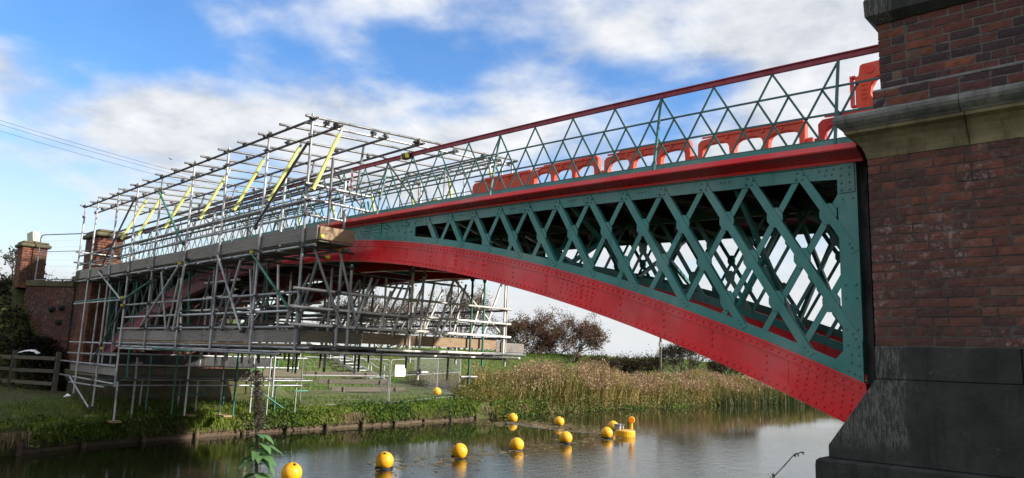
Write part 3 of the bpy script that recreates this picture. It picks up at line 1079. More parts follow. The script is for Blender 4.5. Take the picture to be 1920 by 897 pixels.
# lower pier, wing wall, two pilasters
brick_block(far_ab, (-23.45, -.55), (-21.95, -.55), .9, 4.42, 21, .4)
brick_block(far_ab, (-21.95, -.55), (-21.95, 3.75), .9, 4.42, 22, .4)
brick_block(far_ab, (-24.85, -1.62), (-23.45, -.62), .9, 4.25, 23, .4, 'brick_pale')
brick_block(far_ab, (-23.3, -.50), (-22.02, -.50), 4.78, 5.76, 24, .5)
brick_block(far_ab, (-22.02, -.50), (-22.02, .22), 4.78, 5.76, 25, .5)
brick_block(far_ab, (-25.55, -1.85), (-24.82, -1.85), 4.2, 5.50, 26, .5)
brick_block(far_ab, (-24.82, -1.85), (-24.82, -1.15), 4.2, 5.50, 27, .5)
MB().box((-23.5, -.72, 4.42), (-21.78, 4.1, 4.60)).build('cornice_stone', 'moss_stone', far_ab, bevel=.04)
MB().box((-23.42, -.64, 4.601), (-21.86, 4.0, 4.78)).build('cornice_stone', 'moss_stone', far_ab, bevel=.03)
MB().box((-23.40, -.60, 5.77), (-21.92, .32, 5.90)).build('cap_stone', 'moss_stone', far_ab, bevel=.03)
MB().box((-23.33, -.53, 5.901), (-21.99, .25, 6.0)).build('cap_stone', 'moss_stone', far_ab, bevel=.04)
MB().box((-25.63, -1.93, 5.51), (-24.74, -1.07, 5.62)).build('cap_stone', 'moss_stone', far_ab, bevel=.03)
MB().box((-25.57, -1.87, 5.621), (-24.80, -1.13, 5.70)).build('cap_stone', 'moss_stone', far_ab, bevel=.03)
d_ = (Vector((-23.45, -.62, 0)) - Vector((-24.85, -1.62, 0)))
MB().box((0, -.05, 4.26), (d_.length, .36, 4.44)).build('coping_stone', 'moss_stone', far_ab, Matrix.Translation((-24.85, -1.62, 0)) @ Matrix.Rotation(math.atan2(d_.y, d_.x), 4, 'Z'), bevel=.02)
MB().prism([(-.003, 1.75), (.55, .95), (.55, .6), (-1.6, .6), (-1.6, 1.75)], 'y', -.70, 3.9).build('skewback_stone', 'moss_stone', far_ab, Matrix.Translation((-21.95, 0, 0)), bevel=.03)
for x, y, z in ((-24.0, -1.03, 3.55), (-23.72, -.83, 3.6), (-23.75, -.85, 3.15)):
    MB().tube((x + .03, y - .06, z), (x, y + .05, z), .075, .10, 8).box((x - .05, y - .1, z - .02), (x + .09, y - .03, z + .02)).build('anchor_plate', 'dark_steel', far_ab)
# ------------------------------------------------------------------ scaffold
scaf = thing('scaffold', 'large galvanised tube scaffold with timber platforms wrapped round the far half of bridge', 'scaffold', (-15, 1.5, 0.9))
unit = {}


def unit_tube(material, n=10):
    if material in unit: return unit[material]
    vs_, fs, sm = [], [], []
    for r_, z in ((1, 0), (1, 1), (.82, 0), (.82, 1), (.80, .02), (.80, .98)):
        for i in range(n):
            a_ = 2 * math.pi * i / n
            vs_.append((r_ * math.cos(a_), r_ * math.sin(a_), z))
    for i in range(n):
        j = (i + 1) % n
        fs += [(i, j, n + j, n + i), (j, i, 2 * n + i, 2 * n + j), (n + i, n + j, 3 * n + j, 3 * n + i)]
    fs += [tuple(range(4 * n, 5 * n)), tuple(range(5 * n, 6 * n))[::-1]]
    for i in range(n):
        j = (i + 1) % n
        fs += [(2 * n + i, 2 * n + j, 4 * n + j, 4 * n + i), (3 * n + j, 3 * n + i, 5 * n + i, 5 * n + j)]
    me = bpy.data.meshes.new('tube')
    me.from_pydata(vs_, [], fs)
    me.polygons.foreach_set('use_smooth', [k < 3 * n and k % 3 == 0 for k in range(len(fs))])
    bm = bmesh.new(); bm.from_mesh(me)
    bmesh.ops.recalc_face_normals(bm, faces=bm.faces); bm.to_mesh(me); bm.free()
    me.materials.append(MATS[material])
    unit[material] = me
    return me


TR = .0245


def tube_mw(p0, p1, r_):
    p0, p1 = Vector(p0), Vector(p1)
    d = p1 - p0
    return Matrix.Translation(p0) @ d.to_track_quat('Z', 'Y').to_matrix().to_4x4() @ Matrix.Diagonal((r_, r_, d.length, 1))


def tb(name, p0, p1, material='galvanised', r_=TR, parent=None, jit=.012):
    j = lambda p_: tuple(c + rnd.uniform(-jit, jit) for c in p_)
    return put(name, unit_tube(material), None, parent or scaf, tube_mw(j(p0), j(p1), r_))


cm = MB().tube((0, 0, -.03), (0, 0, .03), .038, None, 8).box((-.052, -.02, -.028), (.052, .02, .028)).box((.03, -.04, -.016), (.062, .04, .016)).tube((.045, .03, 0), (.045, .065, 0), .011, None, 6)
coup_me = cm.mesh('coupler'); coup_me.materials.append(MATS['fitting'])
ncoup = [0]


def coup(p_, rot=None):
    if ncoup[0] >= 295: return
    ncoup[0] += 1
    put('coupler', coup_me, None, scaf, Matrix.Translation(p_) @ Euler((rnd.choice((0, R(90))), rnd.uniform(-.3, .3), rnd.uniform(0, 6.28))).to_matrix().to_4x4())


def capend(p_):
    MB().tube((p_[0] - .02, p_[1], p_[2]), (p_[0] + .03, p_[1], p_[2]), .034, None, 8).build('tube_cap', 'cap_yellow', scaf)


NX = [-8.83, -10.42, -12.16, -13.9, -15.8, -17.45, -18.95, -20.7, -21.85]
NB = [2.36, 2.34, 2.38, 2.38, 2.38, 1.5, .92, 1.15, 4.65]
YN, YF = -1.0, 4.0
zr = lambda y: 6.56 + (y - YN) * .064                 # roof falls gently to the near side
for x, zb_ in zip(NX, NB):
    tb('standard', (x, YN, zb_), (x, YN, 6.66), 'galvanised')
    coup((x, YN, 6.58)); coup((x, YN - .02, 6.26 + .0)); coup((x, YN, 4.33))
for i, x in enumerate(NX[:-1]):
    tb('standard', (x, YF, 2.35 if i < 6 else 1.1), (x, YF, 6.95), 'galvanised')
    coup((x, YF, 6.86))
# inner standards beside the parapets
for x, z0, z1 in ((-8.65, 4.45, 5.92), (-10.3, 4.42, 5.95), (-11.7, 4.35, 5.42), (-13.4, 4.3, 5.5), (-15.4, 4.3, 5.4), (-17.1, 4.25, 5.4), (-18.3, 4.2, 5.45), (-20, 4.2, 5.4)):
    tb('standard', (x, YN + .35, z0), (x, YN + .35, z1), rnd.choice(('galvanised', 'galvanised_dark')))
    tb('standard', (x + .2, YF - .5, z0), (x + .2, YF - .5, z1), 'galvanised_dark')
# roof
for y, x1 in ((YN, -21.9), (YN + .48, -22.3), (.55, -21.9), (1.35, -21.7), (2.2, -22), (3.1, -21.8), (YF - .5, -22), (YF, -21.9)):
    tb('ledger', (-8.72 + rnd.uniform(-.02, .1), y, zr(y) + (0 if y in (YN, YF) else -.06)), (x1, y, zr(y) + (0 if y in (YN, YF) else -.06)), 'galvanised_dark', jit=.006)
x = -8.83
k = 0
while x > -22:
    tb('transom', (x, YN - .12 - rnd.uniform(0, .06), zr(YN - .12) + .055), (x, YF + .15, zr(YF + .15) + .055), 'galvanised_dark', jit=.006)
    coup((x + .01, YN, zr(YN) + .02)); coup((x, YN + .48, zr(YN + .48) - .01))
    if k % 2 == 0: coup((x, .55, zr(.55))); coup((x, 1.35, zr(1.35)))
    if k % 3 == 0: coup((x, 3.1, zr(3.1)))
    x -= .872
    k += 1
tb('transom', (-8.93, YN - .1, zr(YN - .1) - .05), (-8.93, YF + .1, zr(YF) - .05), 'galvanised')
for q in range(5):
    coup((-8.88, YN + .3 + 1.02 * q, zr(YN + .3 + 1.02 * q)))
# raking roof props, the yellow ones wrapped in foam
for xt, xl in ((-8.74, -8.7), (-10.15, -10.3), (-11.6, -11.75), (-13.26, -13.4), (-15.18, -15.4), (-17.1, -17.15), (-18.24, -18.4)):
    a_, b_ = Vector((xt, -.46, 6.50)), Vector((xl, -.96, 5.28))
    tb('prop', a_, b_, 'galvanised', jit=0)
    d = b_ - a_
    put('foam_sleeve', unit_tube('yellow_foam'), None, scaf, tube_mw(a_ + d * .08, b_, .034))
    a_, b_ = Vector((xt - .3, 3.5, 6.75)), Vector((xt - .25, 3.9, 5.0))
    tb('prop', a_, b_, 'galvanised', jit=0)
    put('foam_sleeve', unit_tube('yellow_foam'), None, scaf, tube_mw(a_ + (b_ - a_) * .08, b_, .034))
for i in range(6):
    x = -9.6 - 1.9 * i
    tb('brace', (x, .6, zr(.6) - .06), (x + .5, .15, 5.35), 'galvanised_dark')
    tb('brace', (x - .5, 1.4, zr(1.4) - .06), (x - .4, 2.7, 5.4), 'galvanised_dark')
# guard rails beside the deck, near and far
for z in (4.86, 5.13):
    tb('guard_rail', (-8.7, YN + .04, z), (-14.9, YN + .04, z)); tb('guard_rail', (-14.3, YN + .05, z - .03), (-21.9, YN + .05, z - .03))
    tb('guard_rail', (-8.9, YF - .04, z), (-21.5, YF - .04, z), 'galvanised_dark')
for z in (5.12, 5.42):
    tb('guard_rail', (-8.75, YF - .48, z), (-21.0, YF - .48, z), 'galvanised_dark')
    tb('guard_rail', (-9.0, YN + .37, z + .1), (-20.6, YN + .37, z + .1), 'galvanised_dark')
for z in (4.86, 5.12, 5.38):
    tb('guard_rail', (-8.78, YN - .08, z), (-8.78, .28, z)); coup((-8.8, YN, z))
for z in (4.9, 5.2):
    tb('guard_rail', (-21.95, YN - .1, z), (-21.95, 1.2, z))
tb('standard', (-8.75, -.26, 2.5), (-8.75, -.26, 5.05)); tb('standard', (-8.80, -.26, 4.9), (-8.80, -.26, 5.6))
# side platforms at deck level
def board(name, p0, p1, w_, h, material, up=(0, 0, 1)):
    return MB().beam(p0, p1, w_, h, up).build(name, material, scaf, bevel=.004)


xs = [-8.44, -10.45, -12.5, -14.3, -16.4, -18.3, -20.2, -21.7]
for a_, b_ in zip(xs[:-1], xs[1:]):
    board('toe_board', (a_ - .006, YN + .05, 4.515), (b_ + .006, YN + .05, 4.515 + rnd.uniform(-.01, .01)), .036, .245, 'board_grey')
    for q in range(3):
        board('platform_board', (a_ - .006, YN + .20 + q * .232, 4.378), (b_ + .006, YN + .20 + q * .232, 4.378), .222, .036, 'board_grey' if q else 'board_stained')
        board('platform_board', (a_ - .006, YF - .20 - q * .232, 4.378), (b_ + .006, YF - .20 - q * .232, 4.378), .222, .036, 'board_grey')
board('toe_board', (-8.42, -.93, 4.51), (-8.42, -.25, 4.51), .036, .22, 'board_brown')
for z, y in ((4.315, YN + .045), (4.315, -.28), (4.315, YF - .05), (4.315, 3.4)):
    tb('ledger', (-8.5, y, z), (-21.8, y, z), 'galvanised')
x = -8.7
while x > -21.7:
    tb('transom', (x, YN - .1, 4.27), (x, -.05, 4.27), 'galvanised_dark'); x -= .87
    tb('transom', (x, 3.3, 4.27), (x, YF + .1, 4.27), 'galvanised_dark')
# middle platform under the arch
for z, x1 in ((3.51, -17.7), (3.20, -17.6), (2.92, -17.8)):
    tb('guard_rail', (-8.72, YN + .045, z), (x1, YN + .045, z))
    tb('guard_rail', (-8.78, YN - .12, z + .05), (-8.78, 1.5, z + .05), 'galvanised_sunlit'); tb('guard_rail', (-8.74, 1.3, z + .06), (-8.74, YF + .05, z + .06), 'galvanised_sunlit')
    tb('guard_rail', (-8.9, YF - .05, z + .03), (-17.5, YF - .05, z + .03), 'galvanised_dark')
    for x in NX[:5]: coup((x, YN + .02, z))
    for y in (-.3, 1.35, 2.9, YF - .1): coup((-8.78, y, z + .05))
for z, dx in ((2.575, 0), (2.50, .35)):
    tb('ledger', (-8.4 - dx, YN + .06, z), (-17.8, YN + .06, z)); tb('ledger', (-8.9, YF, z), (-18, YF, z))
tb('ledger', (-9.2, YN - .05, 2.455), (-13.2, YN - .05, 2.455)); tb('ledger', (-12.8, YN - .07, 2.46), (-15.0, YN - .07, 2.46), 'green_tube'); tb('ledger', (-14.5, YN - .05, 2.45), (-17.3, YN - .05, 2.45))
tb('ledger', (-8.72, YN - .35, 2.50), (-8.72, YF + .35, 2.535), 'galvanised_sunlit'); tb('ledger', (-8.80, YN + .1, 2.60), (-8.80, YF + .5, 2.62), 'galvanised_dark')
for x in (-9.7, -10.5, -11.4, -12.3, -13.2, -14.1, -15, -15.9, -16.8, -17.6):
    tb('transom', (x, YN - .12, 2.545), (x, YF + .15, 2.545), 'galvanised_dark')
for y0, y1, x in ((-.75, .7, -8.62), (.5, 2.0, -8.58), (1.7, 3.5, -8.62), (2.1, 3.0, -8.52), (3.1, 4.35, -8.56)):
    tb('transom', (x, y0, 2.60), (x, y1, 2.605), rnd.choice(('galvanised_sunlit', 'galvanised_dark')))
for y in (-.4, .55, 1.5, 2.4, 3.3):
    tb('ledger', (-8.45, y, 2.56), (-17.6, y, 2.56), 'galvanised_dark')
for a_, b_ in zip((-8.87, -11.9, -14.9), (-11.9, -14.9, -17.9)):
    for q in range(21):
        board('platform_board', (a_ - .006, YN + .17 + q * .235, 2.622), (b_ + .006, YN + .17 + q * .235, 2.622), .224, .036, 'board_stained' if q % 3 else 'board_brown')
for a_, b_ in zip((-8.86, -10.0, -12.1, -14.1, -16.0), (-10.0, -12.1, -14.1, -16.0, -17.8)):
    board('toe_board', (a_ - .005, YN + .08, 2.765), (b_ + .005, YN + .08, 2.765), .036, .225, 'board_grey')
for a_, b_, dz, mt in ((-.9, .35, 0, 'board_stained'), (.36, 2.0, .02, 'board_brown'), (2.01, 3.75, .03, 'board_brown'), (3.72, 4.6, -.02, 'board_grey')):
    board('toe_board', (-8.86, a_ + .006, 2.775 + dz), (-8.86, b_ - .006, 2.775 + dz), .036, .20, mt)
# legs under the arch
for y, z0, z1, mt in ((-.02, 2.45, 4.1, 'galvanised_sunlit'), (1.35, 2.42, 4.2, 'galvanised_sunlit'), (1.62, 2.05, 4.15, 'galvanised_sunlit'), (2.92, 1.98, 4.2, 'green_tube'), (3.27, 2.35, 4.2, 'green_tube'), (3.9, 2.55, 4.2, 'galvanised_sunlit')):
    tb('standard', (-8.78, y, z0), (-8.78, y, z1), mt)
    coup((-8.78, y, 2.54)); coup((-8.78, y, z1 - .08))
for x in (-10.2, -11.6, -12.9, -14.2, -15.5, -16.9):
    for y in (.3, 1.2, 2.0, 3.5):
        yy = y + rnd.uniform(-.12, .12); xx = x + rnd.uniform(-.25, .25)
        top = min(zb(xx) - .06, 4.15)
        if top > 2.9:
            tb('standard', (xx, yy, 2.40 - rnd.uniform(0, .5)), (xx, yy, top), rnd.choice(('galvanised', 'galvanised_sunlit', 'galvanised_dark', 'green_tube')))
            if rnd.random() < .6: tb('brace', (xx - .1, yy - .25, 2.9), (xx + .1, yy + .25, top - .1), 'galvanised')
for y0, z0, y1, z1 in ((1.0, 2.85, 1.38, 3.95), (1.4, 2.9, 1.76, 4.12), (2.05, 2.85, 2.47, 4.07), (2.97, 2.85, 3.4, 4.16), (3.3, 2.85, 3.87, 4.18), (.7, 2.9, .92, 3.7), (1.72, 2.9, 1.97, 3.95), (3.88, 3.05, 2.5, 4.08), (.15, 2.9, .5, 3.9), (2.5, 2.9, 2.8, 4.0)):
    tb('brace', (-8.86, y0, z0), (-8.86, y1, z1), 'galvanised_sunlit')
for i in range(4):
    y = -.2 + 1.15 * i
    tb('brace', (-10.8, y, 2.9), (-10.6, y + .4, 4.05), 'galvanised_sunlit'); tb('brace', (-12.5, y, 2.9), (-12.3, y + .42, 4.0), 'galvanised_dark')
for x in (-10.2, -12, -14, -16):
    for z in (3.0, 3.3):
        tb('ledger', (x, YN, z), (x, YF, z), 'galvanised_dark')
    tb('ledger', (x, -.6, min(zb(x) - .08, 4.12)), (x, 3.8, min(zb(x) - .08, 4.12)), 'galvanised_dark')
for y in (-.45, .45, 1.5, 2.5, 3.4):
    for z in (3.05, 3.35, 3.62, 3.95):
        if rnd.random() < .75:
            xa = -9.1 - rnd.uniform(0, 1.5); xe = -17.6 + rnd.uniform(0, 2.5)
            if z > 3.5: xa, xe = max(xe, -14.5) + 2.2, max(xe, -15.5)
            xe = max(xe, -16.0 if z < 3.3 else -15.0 if z < 3.6 else -14.0)
            tb('ledger', (xa, y, z), (xe, y, z), rnd.choice(('galvanised', 'galvanised_dark', 'galvanised_sunlit')))
for x in (-9.6, -10.9, -11.4, -12.7, -13.3, -14.6, -15.2, -16.3, -16.9):
    tb('standard', (x, YN + .42 + rnd.uniform(0, .2), 2.45), (x, YN + .42, min(4.25, zb(x) + .5) if x > -14 else 4.25), rnd.choice(('galvanised', 'galvanised_sunlit', 'green_tube', 'galvanised_dark')))
for x, dx in ((-9.4, .5), (-11.0, -.45), (-12.8, .5), (-14.4, -.5), (-16.2, .55), (-10.0, -.3), (-13.6, .35), (-15.3, .3)):
    tb('brace', (x, YN + .3, 2.75), (x + dx, YN + .35, 4.1), rnd.choice(('galvanised', 'galvanised_dark', 'galvanised_sunlit')))
for y, z in ((.15, 5.45), (.15, 5.75), (2.9, 5.3), (2.9, 5.6), (2.95, 5.9), (3.55, 6.1), (-.6, 5.7)):
    tb('ledger', (-9.2 - rnd.uniform(0, .8), y, z), (-20.8 + rnd.uniform(0, 1), y, z), 'galvanised_dark')
for i in range(10):
    x = -9.5 - 1.22 * i
    tb('standard', (x, 2.95, 4.95), (x + rnd.uniform(-.1, .1), 2.95, 6.3 + rnd.uniform(-.5, .3)), rnd.choice(('galvanised', 'galvanised_sunlit', 'galvanised_dark')))
    tb('brace', (x, 3.5, 5.0), (x + .55 * (-1) ** i, 3.5, 6.5), rnd.choice(('green_tube', 'galvanised_dark')))
# diagonal braces on the near face and on the end
for a_, b_, mt in (((-10.6, 4.3), (-9.0, 3.22), 'green_tube'), ((-12.1, 4.37), (-10.75, 2.85), 'galvanised'), ((-19.7, 4.5), (-17.6, 3.65), 'galvanised'), ((-15.7, 4.02), (-17.3, 3.66), 'green_tube'),
                   ((-14.0, 4.3), (-15.95, 2.98), 'galvanised'), ((-13.7, 4.4), (-13.98, 2.88), 'galvanised'), ((-17.4, 3.48), (-19.3, 2.06), 'galvanised_dark'), ((-21.0, 1.6), (-19.05, .88), 'galvanised'),
                   ((-17.5, 6.2), (-19.4, 4.65), 'galvanised_dark'), ((-15.8, 6.2), (-14.0, 4.78), 'green_tube'), ((-8.85, 6.13), (-10.6, 4.8), 'galvanised_dark'), ((-11.0, 4.2), (-11.6, 2.9), 'galvanised'), ((-15.0, 4.2), (-14.4, 2.9), 'galvanised')):
    tb('brace', (a_[0], YN - .055, a_[1]), (b_[0], YN - .055, b_[1]), mt)
    coup((a_[0], YN - .02, a_[1])); coup((b_[0], YN - .02, b_[1]))
tb('brace', (-8.72, -.95, 4.5), (-8.72, -.18, 2.95)); tb('brace', (-8.70, -.33, 4.25), (-8.70, .14, 2.95))
for p_ in ((-10.6, YN - .055, 4.32), (-8.7, -.35, 4.3), (-8.62, -.62, 4.14), (-8.3, YN + .05, 4.43), (-14.0, YN - .06, 4.33), (-17.42, YN - .06, 3.5), (-17.5, YN - .05, 3.7), (-18.6, YN - .06, 2.42)):
    capend(p_)
# green couplings and ledger at the far end
for z, mt in ((3.72, 'green_tube'), (3.66, 'galvanised'), (2.55, 'galvanised'), (2.25, 'galvanised')):
    tb('ledger', (-17.2 if z > 3 else -17.7, YN + .05, z), (-21.9, YN + .05, z), mt)
for x, z0, z1 in ((-19.6, 1.9, 4.3), (-20.3, 1.6, 4.3), (-18.2, 1.7, 4.2), (-21.3, 1.8, 4.3)):
    tb('standard', (x, YN + .5, z0), (x, YN + .5, z1), rnd.choice(('galvanised', 'green_tube')))
# lower platform on the bank in front of the abutment
XL = -19.0
tb('ledger', (-17.6, YN + .03, 2.0), (-22.4, YN + .03, 2.0)); tb('ledger', (-17.5, YN, 1.55), (-22.9, YN, 1.62))
tb('ledger', (-18, YN - .06, 1.45), (-21, YN - .06, 1.45))
for z, mt in ((2.30, 'galvanised'), (2.0, 'galvanised'), (1.60, 'galvanised'), (1.45, 'galvanised'), (1.66, 'galvanised_dark')):
    tb('ledger', (XL + rnd.uniform(-.05, .1), YN - .1, z), (XL, 5.1 + rnd.uniform(-.3, .3), z), mt)
for a_, b_ in zip((-.9, .8, 2.4, 4.0), (.8, 2.4, 4.0, 5.0)):
    board('toe_board', (XL - .05, a_ + .006, 1.83), (XL - .05, b_ - .006, 1.83), .036, .22, 'board_stained')
for a_, b_ in ((-17.75, -19.2), (-19.2, -21.6)):
    board('toe_board', (a_ - .005, YN + .09, 1.85), (b_ + .005, YN + .09, 1.85), .036, .20, 'board_grey')
for q in range(9):
    board('platform_board', (XL - .18 - q * .232, -.95, 1.70), (XL - .18 - q * .232, 5.0, 1.70), .222, .036, 'board_stained')
MB().box((XL - 1.6, -.6, 1.98), (XL - 1.57, 4.7, 2.28)).build('debris_sheet', 'dark_sheet', scaf)
for x, y, zt_ in ((-18.0, -.75, 1.6), (-18.4, -.2, 2.2), (-19.0, .35, 2.3), (-18.6, .9, 2.5), (-18.9, 1.35, 2.4), (-19.1, 1.75, 2.4), (-18.2, 1.1, 2.6), (-18.3, 2.1, 2.5), (-18.3, 2.5, 2.5), (-18.8, 2.75, 2.4), (-18.9, 3.3, 2.4), (-18.8, 3.8, 2.4), (-19.1, 4.2, 2.4), (-19.1, 4.9, 2.4), (-20.2, .6, 1.7), (-20.5, 1.8, 1.7), (-20.3, 3.1, 1.7), (-20.6, 4.4, 1.7)):
    mt = rnd.choice(('galvanised', 'galvanised', 'galvanised', 'green_tube'))
    tb('standard', (x, y, float(gz(x, y)) + .01), (x, y, zt_), mt)
    coup((x, y, 1.62))
for x, y in ((-18.95, -1.0), (-18.9, 1.5), (-18.4, 2.3), (-18.0, -.75)):
    zz = float(gz(x, y)); MB().box((x - .25, y - .12, zz - .01), (x + .25, y + .12, zz + .03)).build('sole_board', 'board_brown', scaf)
for p0, p1 in (((-18.4, 3.0, 1.5), (-18.0, 3.9, .85)), ((-18.3, .9, 1.25), (-18.3, 1.7, 1.25)), ((-18.7, 4.6, 1.3), (-18.7, 5.1, 1.3))):
    tb('brace', p0, p1, 'green_tube')
# feet of the long legs, with short cross tubes
for x, y, z0 in ((-8.78, 1.62, 2.08), (-8.78, 2.92, 2.0)):
    tb('brace', (x + .02, y - .22, z0 + .12), (x + .02, y + .22, z0 + .12), 'galvanised')
    coup((x, y, z0 + .12))

# ------------------------------------------------------------------ orange road barriers on the deck
def barrier_mesh(parent_mat, arches, L=1.52, H_=.84, th=.10):
    poly = [(0, 0)]
    n = arches
    leg = .08
    wa = (L - leg * (n + 1)) / n
    top = H_ * .62 if n > 3 else H_ * .84
    x = leg
    poly.append((leg, 0))
    for k in range(n):
        for q in range(9):
            a_ = math.pi - math.pi * q / 8
            cxx, rx = x + wa / 2, wa / 2
            ry = min(.16, wa * .5)
            poly.append((cxx + rx * (abs(math.cos(a_)) ** .6) * (1 if math.cos(a_) > 0 else -1), top - ry + ry * math.sin(a_) ** .7))
        x += wa + leg
        poly += [(x - leg, 0), (x, 0)]
    poly = poly[:-1] + [(L, 0), (L, H_ - .06), (L - .05, H_), (.30, H_), (.26, H_ - .05), (.05, H_ - .07), (0, H_ - .12)]
    out = []
    for q in poly:
        if not out or (abs(q[0] - out[-1][0]) + abs(q[1] - out[-1][1])) > 1e-5: out.append(q)
    mb = MB().prism(out, 'y', 0, th)
    mb.box((L + .004, .02, .02), (L + .05, .08, H_ * .62)); mb.box((L, .03, H_ * .55), (L + .09, .07, H_ * .68))
    mb.box((-.05, .02, .10), (-.004, .08, H_ * .66))
    return mb


def barrier(label, loc, rotz=0, roty=0, arches=3, mt='orange_plastic', L=1.52):
    t_ = thing('road_barrier', label, 'barrier', loc, 'plastic road barriers on the bridge deck')
    M4 = Matrix.Translation(loc) @ Matrix.Rotation(rotz, 4, 'Z') @ Matrix.Rotation(roty, 4, 'Y')
    barrier_mesh(mt, arches, L).build('barrier_panel', mt, t_, M4, bevel=.008)
    k = MB().box((.08, -.018, .785), (L - .06, -.001, .81))
    for q in range(5): k.tube((.2 + q * .27, -.02, .755), (.2 + q * .27, -.002, .755), .022, None, 8)
    k.build('raised_rib', mt, t_, M4)
    for x in (.1, L - .1):
        MB().box((x - .06, -.20, -.01), (x + .06, .30, .035)).build('foot', 'grey_plastic', t_, M4)
    return t_


for lab, x, dz, ar, mt, L in (('orange plastic barrier nearest the brick abutment in the row on deck', -2.97, .0, 3, 'orange_plastic', 1.60), ('orange plastic barrier in middle of the row along the deck', -4.70, .0, 3, 'orange_plastic', 1.60),
                              ('orange plastic barrier third along the row, touching the far many-arched one', -6.34, .0, 3, 'orange_plastic', 1.52), ('orange plastic barrier with many small arches at far end of row', -7.9, -.03, 6, 'orange_plastic', 1.58)):
    rz = math.atan2(gtop(x + L) - gtop(x), L)
    barrier(lab, (x, 2.0, gtop(x) + .225 + dz), 0, -rz, ar, mt, L)
barrier('bright red barrier set low behind the railing beside abutment', (-.86, 1.2, gtop(-.8) - .03), R(12), 0, 1, 'red_plastic', .75)
up_b = thing('road_barrier', 'orange barrier stood on its end beside the brick abutment', 'barrier', (-.5, 2.2, 4.75), 'plastic road barriers on the bridge deck')
mu = Matrix.Translation((-.78, 2.05, 4.85))
outl = [(.066, 1.37), (.11, 1.385), (.13, 1.515), (.16, 1.53), (.46, 1.53), (.46, 1.355), (.31, 1.31), (.255, 1.225), (.24, 1.12), (.285, 1.0), (.38, .925), (.47, .90), (.47, .50), (.38, .47), (.29, .40), (.24, .28), (.29, .16), (.44, .10), (.44, 0), (.117, 0), (.117, .91), (.073, .975), (.066, 1.01)]
MB().prism(outl, 'y', 0, .12).build('barrier_panel', 'orange_plastic', up_b, mu, bevel=.01)
k = MB().box((0, .01, 1.01), (.03, .09, 1.37)).box((0, .01, .99), (.064, .09, 1.008)).box((0, .01, 1.372), (.064, .09, 1.40)).box((.365, .02, .94), (.40, .10, 1.32))
k.build('side_frame', 'red_plastic', up_b, mu)
MB().tube((.255, -.010, 1.435), (.255, -.001, 1.435), .055, .05, 14).build('hole_rim', 'red_plastic', up_b, mu)
k = MB()
for z in (1.30, 1.24, 1.18, 1.12, 1.06): k.box((.15, -.010, z), (.20, -.001, z + .018))
k.build('raised_rib', 'orange_plastic', up_b, mu)

# tape on the handrail, tray, deck fence panels
k = MB()
pv = [(-8.93, -.05, 5.86), (-8.90, -.065, 5.74), (-8.94, -.045, 5.6), (-8.88, -.07, 5.48), (-8.92, -.05, 5.34)]
for a_, b_ in zip(pv[:-1], pv[1:]):
    k.add([(a_[0] - .05, a_[1], a_[2]), (a_[0] + .05, a_[1] - .02, a_[2]), (b_[0] + .05, b_[1] - .02, b_[2]), (b_[0] - .05, b_[1], b_[2]), (a_[0] - .05, a_[1] + .004, a_[2]), (a_[0] + .05, a_[1] - .016, a_[2]), (b_[0] + .05, b_[1] - .016, b_[2]), (b_[0] - .05, b_[1] + .004, b_[2])],
          [(0, 1, 2, 3), (7, 6, 5, 4), (0, 3, 7, 4), (1, 5, 6, 2)])
tag(k.build('barrier_tape', 'tape_red_white'), 'red and white tape hanging down from the bridge handrail', 'tape')
k = MB()
for i in range(5):
    x = -7.46 + i * .05
    k.box((x, -.05 - .004 * (i % 2), hrail(x) - .082), (x + .047, .05 + .004 * (i % 2), hrail(x) + .012))
tag(k.build('barrier_tape', 'tape_yellow_black'), 'yellow and black tape wound round the bridge handrail', 'tape')
k = thing('parts_tray', 'yellow tray on the deck at the far end of the barriers', 'tray', (-8.3, 1.7, 4.97))
MB().box((-8.75, 1.4, 4.97), (-8.0, 2.0, 5.28)).build('tray_body', 'yellow_tray', k, bevel=.02)
MB().path([(-8.7, 1.4, 5.29), (-8.6, 1.4, 5.45), (-8.2, 1.4, 5.47), (-8.05, 1.4, 5.29)], .02).build('handle', 'yellow_tray', k)


def heras(name, label, p0, p1, h=1.55, z0=None, group='wire mesh fence panels', feet=True, wires=True, horiz=.16, vert=.055, skew=0):
    p0, p1 = Vector(p0), Vector(p1)
    t_ = thing(name, label, 'fence', p0, group)
    r_ = .018
    up = Vector((0, 0, h))
    d = (p1 - p0)
    e = d.normalized()
    pts = [p0, p0 + up - Vector((0, 0, .12)), p0 + up - Vector((0, 0, .03)) + e * .03, p0 + up + e * .12, p1 + up - e * .12, p1 + up - Vector((0, 0, .03)) - e * .03, p1 + up - Vector((0, 0, .12)), p1, p0]
    k = MB()
    for a_, b_ in zip(pts[:-1], pts[1:]):
        if (b_ - a_).length > 1e-4: k.tube(a_, b_, r_, None, 8)
    k.build('frame_tube', 'galvanised', t_)
    MB().tube(p0 + up * .62, p1 + up * .62, .011, None, 6).build('mid_tube', 'galvanised', t_)
    k = MB()
    L = d.length
    n = int(L / vert)
    for i in range(1, n):
        q = p0 + d * (i / n)
        k.tube(q, q + up, .0015, None, 3, False)
    n = int(h / horiz)
    for i in range(1, n):
        k.tube(p0 + up * (i / n), p1 + up * (i / n), .0016, None, 3, False)
    k.build('wire_mesh', 'galvanised', t_, kind='stuff', fix=False)
    if feet:
        for q in (p0, p1):
            MB().box((q.x - .11, q.y - .3, q.z - .06), (q.x + .11, q.y + .3, q.z + .03)).build('foot', 'black_rubber', t_, bevel=.02)
    return t_


